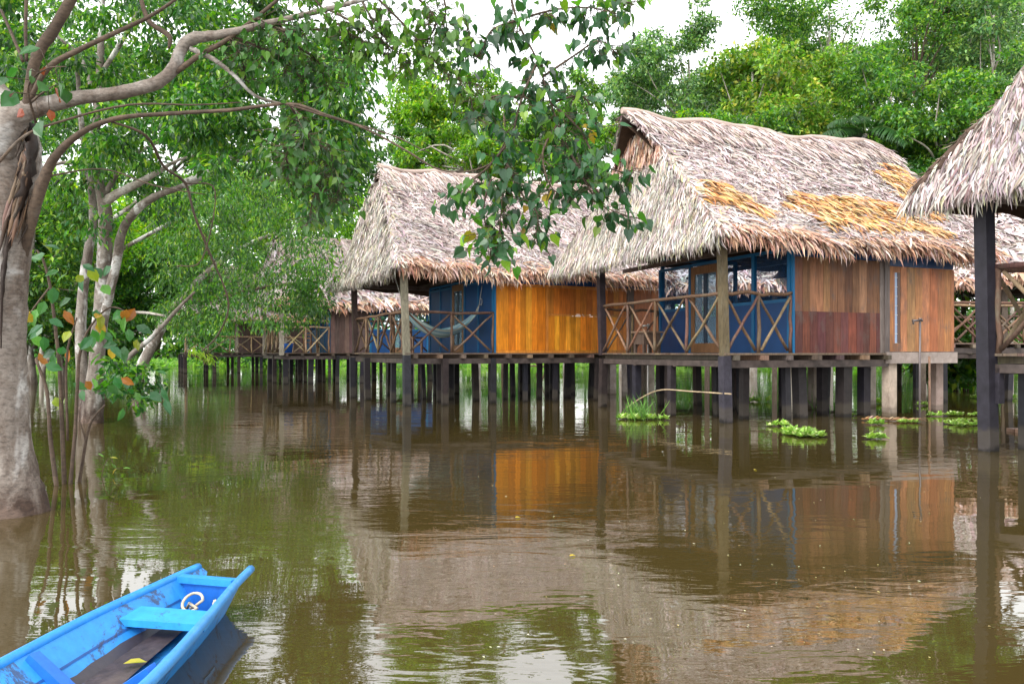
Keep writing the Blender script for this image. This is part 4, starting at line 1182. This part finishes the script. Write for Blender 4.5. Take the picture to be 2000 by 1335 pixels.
limb('limb', ta, tA, [(345, 140, 6.0, .022), (390, 108, 6.0, .02), (440, 80, 6.0, .018), (500, 35, 6.0, .015), (560, -15, 6.0, .012)], M_TWIG)
limb('limb', ta, tA, [(372, 95, 6.0, .02), (420, 118, 6.0, .018), (460, 150, 6.0, .015), (500, 188, 6.1, .012), (560, 205, 6.2, .009)], M_BARKB)
limb('limb', ta, tA, [(330, 95, 6.0, .01), (330, 70, 6.0, .02), (290, 40, 6.0, .018), (270, -20, 6.0, .016)], M_TWIG)
limb('vine', ta, tA, [(210, 235, 5.9, .008), (285, 265, 6.1, .012), (320, 325, 6.6, .012), (362, 358, 7, .012), (380, 420, 7, .011), (412, 500, 7.2, .01), (438, 560, 7.3, .009), (446, 605, 7.4, .009), (425, 655, 7.5, .008), (395, 685, 7.6, .007)], M_TWIG, 7)
limb('vine', ta, tA, [(362, 358, 7, .008), (420, 372, 7, .006), (395, 505, 7, .006), (345, 520, 7, .005)], M_TWIG, 6)
limb('vine', ta, tA, [(-10, 325, 5.6, .012), (45, 268, 5.6, .01), (110, 240, 5.7, .009), (250, 205, 5.8, .008), (380, 205, 5.9, .006), (470, 200, 6, .004)], M_TWIG, 6)
limb('vine', ta, tA, [(90, 345, 6, .008), (200, 330, 6.1, .006), (300, 362, 6.1, .006), (400, 380, 6.2, .004)], M_TWIG, 6)
limb('vine', ta, tA, [(560, 203, 5.9, .009), (640, 228, 5.9, .008), (760, 262, 5.9, .006), (840, 300, 5.9, .003)], M_TWIG, 6)
for pts in ([(45, 120, 6.03), (20, 60, 6.2), (2, 20, 6.3)], [(52, 120, 5.9), (50, 60, 5.9), (52, -20, 5.9)]):
    limb('twig', ta, tA, [(a, b, c, .012) for a, b, c in pts], M_TWIG, 6)
def trunk_front(x, y):
    c = np.interp(y, [200, 260, 330, 420, 520, 640], [-5, 18, 22, 12, 0, -6]); r = np.interp(y, [200, 260, 330, 420], [.12, .19, .22, .205])
    dx = (x - c) * 6.15 / F
    return 6.15 - math.sqrt(max(r * r - dx * dx, .0004))
mb = MB()                                                     # splintered wood at the fork; near-black tube paints the shade of a hollow
pth = [(64, 245, .03), (58, 290, .05), (50, 345, .05), (36, 400, .036), (20, 455, .024), (8, 520, .016), (3, 600, .010), (2, 680, .004)]
s_ = spline([(*P(x, y, trunk_front(x, y) + .028), r) for x, y, r in pth], 5)
tube(mb, s_[:, :3] - tA, s_[:, 3], 10, (.022, .012, .008), 0, .25)
for i in range(46):
    k_ = rng.random(); y0 = 245 + 170 * k_; xm = np.interp(y0, [245, 345, 455], [62, 50, 22]); x = xm + rng.normal(0, 9); l = rng.uniform(30, 100)
    q_ = [(x, y0), (x - l * .13 + rng.normal(0, 2), y0 + l * .5), (x - l * .3 + rng.normal(0, 3), y0 + l)]
    tube(mb, spline([P(a, b, trunk_front(a, b) + .003) for a, b in q_], 3) - tA, np.array([.003, .007, .010, .012, .010, .006, .002]) * rng.uniform(.6, 1.3), 6,
         pick(1, [(.10, .055, .03), (.045, .025, .016), (.17, .10, .06), (.03, .018, .012), (.22, .15, .10)], None, .2)[0], 0, .15)
mb.build('torn_wood_hollow_shade', M_OLDPLANK, ta)

def spray(parent, o, twigs, n, L, pal, w, name='leafy_twig', tpl=HEART, mat=M_LEAF, spread=.10, twig_mat=M_TWIG):
    """Twigs given as (px, py, depth) polylines with hanging leaves along them; each twig with its leaves is a part."""
    tot = []
    for t in twigs:
        s = spline([P(*q) for q in t], 6)
        tot.append((s, np.linalg.norm(np.diff(s, axis=0), axis=1).sum()))
    L_all = sum(l for _, l in tot)
    for s, ln in tot:
        tb = lb = MB()
        tube(tb, s - o, np.linspace(.011, .003, len(s)), 5, (1, 1, 1), 0, .05)
        m_ = max(4, int(n * ln / L_all))
        f = rng.random(m_) ** .8 * (len(s) - 1.001); i = f.astype(int)
        p = s[i] + (s[i + 1] - s[i]) * (f - i)[:, None]
        off = rng.normal(0, spread, (m_, 3)); off[:, 2] = off[:, 2] * .7 - .04
        dirn = norm(off + rng.normal(0, .05, (m_, 3))); ax = dirn * .6 + np.array([0, 0, -.75]) + rng.normal(0, .28, (m_, 3))
        nr = rng.normal(0, .55, (m_, 3)) + np.array([0, -.55, .6])
        l = L * rng.uniform(.5, 1.35, m_)
        c_ = pick(m_, pal, w, .18); h_ = rng.random(m_) < .5
        for sel, tp in ((h_, tpl), (~h_, CURL if tpl is HEART else tpl)):
            scatter(lb, (p + off - o)[sel], ax[sel], nr[sel], l[sel], (l * rng.uniform(.7, 1.0, m_))[sel], c_[sel], tp, 1)
        for a, b in zip(p, p + off): tube(tb, [a - o, b - o], .0025, 4, (1, 1, 1))
        tb.build(name, [twig_mat, mat], parent)

BLUEG = [(.022, .080, .028), (.034, .105, .038), (.015, .052, .020), (.055, .16, .015), (.14, .26, .014), (.30, .20, .02)]
BW = [4, 4, 3, 2.5, 1.2, .12]
spray(ta, tA, [[(985, -60, 6), (1010, 40, 6), (1050, 120, 6), (1075, 200, 6), (1110, 290, 5.95), (1150, 350, 5.9)],
               [(1050, 120, 6), (1020, 190, 5.95), (1000, 270, 5.9), (985, 350, 5.9), (978, 420, 5.85), (972, 485, 5.85)],
               [(1060, 150, 6), (1120, 110, 6.1), (1170, 80, 6.1), (1205, 105, 6.1)],
               [(1075, 200, 6), (1130, 250, 6), (1165, 310, 5.95), (1210, 335, 5.9), (1245, 328, 5.9)],
               [(1110, 290, 5.95), (1140, 350, 5.9), (1175, 400, 5.9), (1235, 425, 5.9)],
               [(1010, 40, 6), (960, 60, 6), (930, 110, 6), (905, 20, 6)],
               [(1010, 40, 6), (1080, 20, 6.1), (1150, 15, 6.1), (1215, 30, 6.1)],
               [(1000, 270, 5.9), (950, 330, 5.9), (905, 365, 5.9), (870, 385, 5.9)],
               [(990, 320, 5.9), (1020, 380, 5.9), (1050, 420, 5.9), (1042, 480, 5.9)],
               [(960, 350, 5.9), (945, 400, 5.9), (950, 450, 5.9), (960, 500, 5.9)],
               [(1020, 190, 5.95), (960, 190, 6), (930, 230, 6), (915, 160, 6)],
               [(1090, 240, 6), (1060, 300, 5.9), (1080, 370, 5.9), (1130, 380, 5.9)],
               [(1075, 200, 6), (1140, 190, 6), (1165, 250, 6)]], 1000, .090, BLUEG, BW, spread=.08)
spray(ta, tA, [[(700, -40, 6), (760, 20, 6), (800, 60, 6), (840, 110, 6), (880, 150, 6), (935, 165, 6)],
               [(700, -10, 6), (740, 60, 6), (770, 90, 6)], [(800, -20, 6), (850, 40, 6), (830, 90, 6)], [(640, 18, 6), (700, 50, 6), (760, 90, 6), (800, 130, 6)],
               [(600, -20, 6), (650, 40, 6), (720, 90, 6)], [(860, -30, 6), (870, 30, 6), (840, 80, 6)], [(1150, -40, 6.2), (1200, -5, 6.2), (1240, 10, 6.2)]], 480, .08, [(.09, .21, .018), (.06, .15, .018), (.035, .09, .015), (.15, .27, .02)], [3, 3, 2, 1.5])
spray(ta, tA, [[(440, 66, 6), (500, 90, 6.1), (560, 120, 6.2), (600, 170, 6.3)], [(540, 42, 6), (580, 90, 6.2), (620, 120, 6.3), (640, 170, 6.3)], [(440, 66, 6), (470, 110, 6.2), (480, 160, 6.3)], [(500, 35, 6), (560, 60, 6), (650, 60, 6.2), (700, 110, 6.2)],
               [(565, 203, 5.9), (600, 260, 6.1), (650, 320, 6.3), (660, 400, 6.4)], [(600, 260, 6.1), (560, 300, 6.3), (570, 350, 6.4)], [(650, 300, 6.3), (620, 360, 6.4), (600, 440, 6.5)]], 800, .070, [(.04, .12, .03), (.06, .16, .03), (.025, .07, .02), (.11, .22, .03)], [3, 3, 2, 1.5])
spray(ta, tA, [[(70, 240, 5.8), (55, 170, 5.6), (90, 135, 5.5), (130, 130, 5.5)], [(60, 200, 5.7), (85, 180, 5.5), (110, 165, 5.5)]], 16, .11, [(.03, .10, .03), (.035, .11, .03), (.22, .05, .03)], [3, 2, 2], tpl=LEAF6)

mb = MB()
cl = np.vstack([poly_pts([(-500, -480), (700, -480), (780, -140), (-450, -110)], 70, 5.4, 7.6)])
leaves(mb, cl - tA, .34, 60, .11, BLUEG[:4], None, droop=.7, aspect=.8, tpl=HEART)
mb.build('crown', M_LEAF, ta)

# --- the twin-stemmed mottled tree behind it
tb_o = np.array([P(180, 825, 14)[0], 14, 0]); tb_ = empty('tree', tb_o)
tag(tb_, 'twin stemmed tree with lichen mottled bark rising from the water behind the young shrub', 'tree')
limb('trunk', tb_, tb_o, [(178, 900, 14, .30), (180, 820, 14, .24), (186, 740, 14, .19), (194, 640, 14, .165), (202, 540, 14, .155), (206, 450, 14, .15), (204, 400, 14, .14), (192, 350, 14, .10), (186, 290, 14, .09), (192, 200, 14, .085), (196, 110, 14, .075), (200, -20, 14, .06)], M_BARKB, 12, sc=.8)
limb('limb', tb_, tb_o, [(190, 690, 14, .08), (212, 580, 13.8, .10), (228, 510, 13.7, .10), (238, 455, 13.6, .095), (262, 415, 13.5, .09), (300, 385, 13.4, .08), (345, 368, 13.3, .06), (400, 345, 13.2, .05), (470, 312, 13, .035), (560, 290, 13, .02)], M_BARKB, 10, sc=.78)
limb('limb', tb_, tb_o, [(172, 850, 14.4, .20), (160, 720, 14.4, .14), (158, 620, 14.4, .12), (168, 520, 14.4, .11), (182, 430, 14.4, .095), (176, 350, 14.4, .08), (160, 250, 14.4, .06), (150, 120, 14.4, .05)], M_BARKB, 10, sc=.78)
limb('limb', tb_, tb_o, [(204, 395, 14, .09), (235, 375, 13.9, .075), (270, 358, 13.8, .065), (305, 338, 13.7, .045), (350, 312, 13.6, .025), (400, 300, 13.5, .01)], M_BARKF)
limb('limb', tb_, tb_o, [(206, 380, 14, .05), (222, 350, 14, .045), (250, 312, 14, .04), (280, 292, 14, .03), (330, 270, 14, .02)], M_BARKB)
limb('limb', tb_, tb_o, [(362, 355, 13.2, .05), (410, 335, 13, .05), (440, 310, 13, .04), (480, 300, 13, .03), (540, 265, 13, .02)], M_BARKB)
limb('limb', tb_, tb_o, [(196, 370, 14, .05), (160, 330, 14, .04), (120, 318, 14, .03), (60, 350, 14, .02)], M_BARKB)
limb('limb', tb_, tb_o, [(190, 215, 14, .05), (160, 120, 14, .04), (100, 60, 14, .03)], M_BARKB)
limb('limb', tb_, tb_o, [(195, 150, 14, .05), (250, 60, 14, .04), (290, -20, 14, .03)], M_BARKB)
limb('limb', tb_, tb_o, [(230, 610, 13.7, .03), (280, 610, 13.5, .025), (320, 616, 13.3, .02)], M_BARKF, 7)
limb('limb', tb_, tb_o, [(222, 760, 13.9, .05), (250, 700, 13.8, .045), (300, 655, 13.7, .04), (350, 600, 13.6, .03), (380, 570, 13.5, .02)], M_BARKB, 8)
mb = MB()
cl = np.vstack([poly_pts([(-60, -80), (640, -80), (560, 60), (380, 60), (330, 110), (250, 330), (-60, 300)], 112, 11.5, 17),
                poly_pts([(380, 110), (560, 40), (680, 120), (730, 190), (700, 330), (640, 450), (560, 300), (420, 330), (330, 250)], 112, 11.0, 15),
                poly_pts([(80, 330), (300, 250), (420, 300), (480, 340), (300, 420), (100, 460)], 22, 13, 17)])
leaves(mb, cl - tb_o, .42 * rng.uniform(.6, 1.4, len(cl)), 150, .125, GREEN + [(.20, .32, .02)], [3, 3, 2, 2.5, 2, 1.2], droop=.75, aspect=.40, tpl=LEAF6, flat=.6)
mb.build('crown', M_LEAF, tb_)
mb = MB()
cl = poly_pts([(205, 700), (280, 700), (320, 760), (260, 800), (205, 790)], 24, 13.0, 13.8)
leaves(mb, cl - tb_o, .22, 22, .15, GREEN, None, tpl=LEAF6)
mb.build('low_foliage', M_LEAF, tb_)

# --- leafy tree leaning in front of the distant huts
tc_o = np.array([P(300, 760, 25)[0], 25, 0]); tc = empty('tree', tc_o)
tag(tc, 'drooping fine leaved tree hanging in front of the distant huts', 'tree')
limb('trunk', tc, tc_o, [(262, 790, 25, .22), (275, 720, 25, .18), (310, 650, 25, .16), (350, 590, 25, .14), (420, 520, 25, .10), (500, 470, 25, .07), (600, 440, 25, .04)], M_BARKB)
limb('limb', tc, tc_o, [(350, 590, 25, .09), (430, 580, 24.5, .07), (520, 560, 24, .05), (620, 550, 24, .03)], M_TWIG)
limb('limb', tc, tc_o, [(420, 520, 25, .07), (400, 460, 25, .06), (430, 400, 25, .04)], M_TWIG)
mb = MB()
cl = np.vstack([poly_pts([(300, 360), (520, 340), (650, 400), (660, 470), (560, 560), (640, 585), (640, 625), (480, 640), (330, 660), (300, 560)], 185, 21, 26),
                poly_pts([(560, 500), (640, 520), (640, 620), (560, 600)], 26, 21, 24)])
leaves(mb, cl - tc_o, .55 * rng.uniform(.6, 1.4, len(cl)), 75, .16, MIDG, [3, 2, 3, 1.2, 2], droop=.9, aspect=.32, flat=.6)
mb.build('crown', M_LEAFF, tc)
limb('limb', tc, tc_o, [(368, 690, 17, .012), (395, 700, 17, .03), (400, 712, 17, .02)], M_TWIG)

# --- young shrub with broad green and orange leaves in the foreground
sh_o = np.array([P(120, 945, 7.5)[0], 7.5, 0]); sh = empty('shrub', sh_o)
tag(sh, 'young thin stemmed shrub with broad green and orange leaves beside the big pale trunk', 'shrub')
stems = [[(112, 960, 7.4, .022), (98, 850, 7.4, .02), (92, 765, 7.4, .016), (70, 700, 7.4, .012)],
         [(126, 960, 7.5, .022), (122, 850, 7.5, .02), (116, 720, 7.5, .018), (108, 640, 7.5, .015), (98, 560, 7.5, .014), (85, 510, 7.5, .012), (72, 488, 7.5, .008)],
         [(136, 960, 7.5, .02), (146, 850, 7.5, .018), (152, 740, 7.5, .016), (156, 690, 7.5, .014), (175, 640, 7.5, .01), (215, 600, 7.4, .008), (260, 615, 7.4, .006)],
         [(152, 960, 7.6, .018), (168, 860, 7.6, .014), (180, 820, 7.6, .012), (205, 790, 7.6, .008)],
         [(132, 860, 7.5, .012), (130, 700, 7.5, .011), (150, 620, 7.5, .008)], [(168, 860, 7.6, .01), (155, 820, 7.6, .006)],
         [(98, 560, 7.5, .01), (60, 610, 7.4, .007), (35, 660, 7.4, .005)], [(92, 760, 7.4, .008), (75, 720, 7.4, .006)]]
for s in stems: limb('stem', sh, sh_o, s, M_TWIG, 7)
mb = MB()
SHP = [(.035, .12, .05), (.05, .15, .05), (.08, .20, .04), (.38, .22, .02), (.36, .12, .025), (.22, .26, .03)]
lp = [(60, 655), (85, 665), (105, 690), (70, 610), (45, 620), (40, 600), (80, 632), (115, 530), (130, 532), (150, 538), (170, 535), (180, 530), (195, 545), (75, 490), (60, 500), (100, 495), (175, 640), (200, 645), (215, 672), (228, 675), (245, 678), (205, 625), (225, 615), (235, 620), (250, 612), (268, 632), (130, 685), (75, 685), (160, 752), (165, 760), (120, 775), (140, 775), (225, 745), (235, 735), (262, 780), (282, 785), (300, 772), (320, 772), (240, 790), (150, 605), (172, 640), (135, 640), (90, 580), (195, 690), (185, 660), (110, 640), (90, 700), (240, 765), (210, 755), (52, 575), (120, 605), (255, 640), (190, 615)]
lp = np.array([P(a + rng.normal(0, 6), b + rng.normal(0, 6), 7.4 + rng.normal(0, .15)) for a, b in lp + [(a + 18, b - 14) for a, b in lp[::2]]])
n = len(lp)
scatter(mb, lp - sh_o, np.stack([rng.normal(0, .6, n), rng.normal(0, .3, n), rng.normal(-.7, .35, n)], -1), rng.normal(0, .5, (n, 3)) + np.array([.2, -.7, .5]), .15 * rng.uniform(.7, 1.25, n), .085 * rng.uniform(.8, 1.2, n), pick(n, SHP, [4, 3, 2, 1.2, .8, 1.5], .15), LEAF6)
mb.build('foliage', M_LEAF, sh)
sp_o = rim(205, 930, 0); sp = empty('seedling', sp_o); tag(sp, 'tiny sprout with yellow tips poking out of the water near the shrub', 'seedling')
limb('stem', sp, sp_o, [(197, 935, sp_o[1], .005), (205, 905, sp_o[1], .004), (215, 895, sp_o[1], .003), (225, 912, sp_o[1], .003), (240, 915, sp_o[1], .002)], M_TWIG, 5)
mb = MB(); lp = np.array([P(a, b, sp_o[1]) for a, b in ((203, 892), (215, 893), (218, 905), (228, 914), (240, 914))])
scatter(mb, lp - sp_o, [(-.8, 0, .5), (.9, 0, -.05), (.6, 0, -.6), (-.4, 0, -.5), (.9, 0, .05)], (0, -.6, .8), .08, .02, pick(5, [(.35, .3, .04), (.1, .25, .04)]), LEAF6); mb.build('foliage', M_LEAF, sp)
mb = MB(); fr_o = P(392, 690, 17.0)
m_ = 120; tq = rng.random(m_); pos = np.stack([fr_o[0] - .25 + tq * .55, np.full(m_, 17.0), fr_o[2] + .12 - .25 * tq], -1) + rng.normal(0, .03, (m_, 3))
scatter(mb, pos, np.stack([rng.normal(.35, .3, m_), rng.normal(0, .3, m_), rng.normal(-.9, .2, m_)], -1), rdir(m_), .17, .03, pick(m_, [(.30, .38, .04), (.22, .33, .03)], None, .15))
mb.build('drooping_frond', M_LEAFB, tc).matrix_parent_inverse = Matrix.Translation(-Vector(tc_o))

# --- the forest behind the huts
SOFT0 = [(.17, .30, .035), (.12, .24, .03), (.24, .35, .05), (.07, .155, .025), (.34, .34, .05)]
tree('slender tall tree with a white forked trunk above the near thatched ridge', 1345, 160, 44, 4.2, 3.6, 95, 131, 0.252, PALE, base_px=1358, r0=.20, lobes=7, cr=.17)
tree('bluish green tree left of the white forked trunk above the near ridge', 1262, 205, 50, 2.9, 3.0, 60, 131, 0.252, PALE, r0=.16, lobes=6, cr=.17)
tree('bright yellow green broad leaved tree above the middle of the near ridge', 1470, 190, 40, 3.8, 4.6, 130, 131, 0.266, SOFT0, mat=M_LEAFF, lobes=8, aspect=.55, cr=.16)
tree('dark airy tree with sky gaps over the near roof patches', 1620, 70, 50, 6.0, 4.4, 110, 105, 0.266, MIDG, lobes=8, cr=.15)
tree('yellow green tree with a bare pale trunk behind the right end of the near ridge', 1590, 215, 42, 3.8, 4.0, 105, 131, 0.252, SOFT0, mat=M_LEAFF, w=[2, 2, 2, 2, .6], base_px=1530, r0=.15, lobes=8, cr=.16)
tree('loose crowned tall tree with brownish branches over the gap between the roofs', 1790, 100, 46, 5.2, 4.4, 100, 105, 0.252, MIDG, bark=M_TWIG, lobes=8, cr=.15)
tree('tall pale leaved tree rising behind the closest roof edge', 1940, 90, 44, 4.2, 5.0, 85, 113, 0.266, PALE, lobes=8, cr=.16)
tree('lush rounded tree filling the notch between the near roof and the closest roof', 1835, 250, 35, 3.6, 3.6, 120, 140, 0.222, MIDG, lobes=9, aspect=.5, cr=.16)
tree('mid green leafy tree just behind the end of the near ridge', 1740, 215, 38, 3.0, 3.2, 90, 131, 0.237, MIDG, lobes=8, cr=.17)
tree('low dense dark tree beside the far edge of the orange frond patches', 1800, 370, 34, 2.8, 2.2, 80, 140, 0.222, GREEN, lobes=7, cr=.18)
tree('yellowish bushy tree with layered crown above the second thatched ridge', 870, 235, 42, 3.6, 3.4, 110, 131, 0.244, BRIGHT, w=[2, 2, 1, 3, .6], mat=M_LEAFF, lobes=9, cr=.16)
tree('deep green tree with visible limbs behind the hanging spray', 985, 250, 48, 3.6, 4.0, 95, 122, 0.259, MIDG, bark=M_TWIG, lobes=8, cr=.15)
tree('rounded green tree behind the hanging spray beside the near gable', 1105, 265, 46, 3.2, 3.6, 95, 122, 0.259, MIDG, w=[2, 3, 1, 2, 1], lobes=8, cr=.16)
tree('low broad tree peeping over the end of the second ridge', 1075, 330, 40, 3.6, 1.8, 80, 131, 0.222, GREEN, w=[2, 3, 1, 3, 1], lobes=8, cr=.17)
tree('low bright tree directly behind the second ridge', 930, 310, 38, 3.4, 1.6, 75, 131, 0.222, BRIGHT, w=[2, 2, 1, 3, .5], lobes=8, cr=.17)
tree('small feathery tree behind the left end of the second ridge', 800, 300, 40, 1.8, 1.6, 45, 131, 0.207, MIDG, lobes=6, cr=.2)
tree('pale bluish shrub-like tree filling the gap under the near gablet', 1215, 275, 42, 2.8, 1.8, 65, 131, 0.222, BRIGHT, w=[1, 2, 1, 3, .5], lobes=7, cr=.17)
tree('low leafy tree close behind the middle of the near ridge', 1425, 268, 36, 3.0, 1.5, 80, 120, .22, MIDG, lobes=8, cr=.17)
tree('low yellow green tree close behind the left part of the near ridge', 1300, 270, 37, 2.6, 1.5, 70, 120, .22, BRIGHT, mat=M_LEAFB, lobes=8, cr=.17)
SOFT = [(.15, .27, .045), (.11, .22, .035), (.21, .32, .06), (.06, .145, .03), (.30, .33, .07)]
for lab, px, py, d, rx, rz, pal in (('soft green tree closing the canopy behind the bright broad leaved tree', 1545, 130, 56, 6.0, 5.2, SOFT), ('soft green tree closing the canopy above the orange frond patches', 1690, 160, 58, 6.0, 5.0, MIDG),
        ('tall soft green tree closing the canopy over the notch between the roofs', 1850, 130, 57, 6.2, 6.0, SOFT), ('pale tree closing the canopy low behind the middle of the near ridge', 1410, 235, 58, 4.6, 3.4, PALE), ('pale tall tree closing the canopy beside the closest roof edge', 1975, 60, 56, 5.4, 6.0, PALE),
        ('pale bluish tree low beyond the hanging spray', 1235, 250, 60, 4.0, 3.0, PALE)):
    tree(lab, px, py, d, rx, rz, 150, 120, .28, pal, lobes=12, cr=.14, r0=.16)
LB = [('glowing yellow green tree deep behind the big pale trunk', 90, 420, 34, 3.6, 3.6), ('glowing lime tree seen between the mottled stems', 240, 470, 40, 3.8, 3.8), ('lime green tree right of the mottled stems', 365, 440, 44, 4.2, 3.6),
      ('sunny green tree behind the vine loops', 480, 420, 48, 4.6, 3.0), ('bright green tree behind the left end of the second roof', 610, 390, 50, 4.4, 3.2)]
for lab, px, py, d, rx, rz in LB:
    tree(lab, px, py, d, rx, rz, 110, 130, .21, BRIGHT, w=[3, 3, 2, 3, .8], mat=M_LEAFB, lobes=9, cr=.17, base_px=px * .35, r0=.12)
LDX = [40, 60, 90, -60, 30, 70, 130, 20, 60, 160]
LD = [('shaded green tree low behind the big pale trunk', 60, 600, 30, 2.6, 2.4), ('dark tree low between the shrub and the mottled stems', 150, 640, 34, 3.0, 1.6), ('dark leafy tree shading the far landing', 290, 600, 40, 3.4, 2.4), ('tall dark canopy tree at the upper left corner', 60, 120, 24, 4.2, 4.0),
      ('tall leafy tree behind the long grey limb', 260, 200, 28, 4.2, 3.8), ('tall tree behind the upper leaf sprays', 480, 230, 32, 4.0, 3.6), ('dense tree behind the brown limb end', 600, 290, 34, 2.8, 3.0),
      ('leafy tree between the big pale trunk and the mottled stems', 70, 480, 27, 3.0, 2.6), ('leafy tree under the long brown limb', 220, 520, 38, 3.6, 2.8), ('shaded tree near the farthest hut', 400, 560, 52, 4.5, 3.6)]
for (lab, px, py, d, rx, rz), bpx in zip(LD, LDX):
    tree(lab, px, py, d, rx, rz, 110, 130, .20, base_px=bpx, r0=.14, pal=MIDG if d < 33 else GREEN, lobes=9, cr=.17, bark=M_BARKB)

def palm(label, px, py, d, n=13, L=3.2):
    c = P(px, py, d); root = empty('palm_tree', (c[0], d, -.3)); o = np.array([c[0], d, -.3]); tag(root, label, 'palm', 'palms among the trees')
    mb = MB(); tube(mb, np.array([(0, 0, -.9), (.1, 0, c[2] * .5), (0, 0, c[2] + .3)]), [.18, .15, .13], 9, (1, 1, 1)); mb.build('trunk', M_BARKB, root)
    for i in range(n):
        an = i * 2.4 + rng.random(); el = rng.uniform(.2, 1.2); l = L * rng.uniform(.8, 1.1)
        t = np.linspace(0, 1, 14)
        x = l * t * math.cos(el); z = l * (t * math.sin(el) - .62 * t ** 2.2)
        pts = np.stack([x * math.cos(an), x * math.sin(an), c[2] + .3 + z], -1)
        mb = MB(); tube(mb, pts, np.linspace(.03, .006, 14), 5, (.10, .16, .04))
        m_ = 110; f = np.linspace(1.5, 12.9, m_); i0 = f.astype(int)
        p = pts[i0] + (pts[np.minimum(i0 + 1, 13)] - pts[i0]) * (f - i0)[:, None]
        dr = norm(pts[np.minimum(i0 + 1, 13)] - pts[i0]); sd2 = norm(np.cross(dr, [0, 0, 1])) * np.where(np.arange(m_) % 2, 1, -1)[:, None]
        scatter(mb, p, sd2 * .8 + dr * .5 + np.array([0, 0, -.55]) + rng.normal(0, .08, (m_, 3)), np.array([0, 0, 1.0]) + dr * .2, .75 * np.sin(np.clip(f / 13, .1, .95) * 3.0) + .15, .055, pick(m_, [(.022, .075, .018), (.035, .10, .02)], None, .15), BLADE)
        mb.build('frond', M_LEAFF, root)
palm('dark feathery palm arching over the right end of the near ridge', 1690, 262, 36, 13, 3.0)

def shrub(label, x, y, r, h, pal, n_cl=26, L=.3, mat=M_LEAFF, w=None):
    root = empty('shrub', (x, y, -.2)); tag(root, label, 'shrub', 'shrubs along the flooded bank')
    cl = lumps((0, 0, h * .5), (r, r * .7, h * .55), n_cl, 6)
    mb = MB()
    for t in cl[:8]: tube(mb, [(rng.normal(0, .2), rng.normal(0, .2), -.8), t], [.04, .015], 5, (1, 1, 1))
    mb.build('stems', M_TWIG, root)
    mb = MB(); leaves(mb, cl, r * .32, 60, L, pal, w); mb.build('foliage', mat, root)
shrub('large leaved bright bush behind the raised walkway', 15.5, 26.5, 2.2, 5.0, MIDG, 50, .34)
shrub('dense bush seen under the open hall eave', 19.0, 24.5, 2.0, 4.6, MIDG, 40, .32)
bank = [(-34, 62, 4, 5), (-27, 70, 4.5, 6), (-20, 66, 3, 4), (-13, 78, 4, 5), (-6, 84, 4, 6), (2, 80, 3.5, 5), (9, 76, 4, 6), (16, 68, 3.6, 5.5), (23, 60, 3.4, 6), (29, 55, 3.6, 6), (36, 64, 5, 8), (-40, 48, 4, 7)]
where = ['at the far left beyond the big trunk', 'left of the farthest hut', 'below the farthest hut', 'behind the stilts of the distant hut', 'behind the left stilts of the honey hut', 'behind the right stilts of the honey hut', 'behind the low porch of the near hut', 'behind the stilts under the red wall', 'behind the bathroom piers', 'behind the walkway stilts', 'at the far right under the closest hut', 'in shade behind the shrub and trunk']
for (x, y, r, h), wh in zip(bank, where):
    shrub('leafy bank shrub ' + wh, x, y, r, h, GREEN, 40, .40)

# carpet of floating plants before the bank, and the wood behind everything
mb = MB()
n = 26000
x = rng.uniform(-75, 75, n); y = 60 + 44 * rng.random(n) ** .8 + np.sin(x * .21) * 4
keep = (np.sin(x * .37 + y * .5) + np.sin(x * .11 - y * .3) + rng.normal(0, .6, n) > -.9) | (y > 72)
x, y = x[keep], y[keep]; n = len(x)
scatter(mb, np.stack([x, y, rng.uniform(.01, .22, n)], -1), np.stack([rng.normal(0, .6, n), rng.normal(0, .6, n), rng.uniform(.1, 1, n)], -1), np.array([0, -.5, 1]) + rng.normal(0, .3, (n, 3)), rng.uniform(.3, .7, n), .32, pick(n, [(.12, .27, .02), (.17, .32, .03), (.07, .19, .015)], None, .15), LEAF6)
tag(mb.build('floating_plant_carpet', M_LEAFB), 'bright green carpet of floating plants along the far bank', 'water plants', kind='stuff')
mb = MB()
m_ = 2000
cl = np.stack([rng.uniform(-90, 90, m_), rng.uniform(94, 112, m_), rng.random(m_) ** 1.2], -1)
cl[:, 2] *= np.where(cl[:, 0] < -6, 26, 14)
leaves(mb, cl, 2.0, 46, .95, GREEN + MIDG, None, droop=.4)
for xx in rng.uniform(-90, 90, 60): tube(mb, [(xx, 100, -.2), (xx + rng.normal(0, .5), 100, 9)], [.2, .12], 6, (.06, .045, .03))
tag(mb.build('forest', M_LEAFF), 'dense dark forest closing the view beyond the bank', 'forest', kind='stuff')
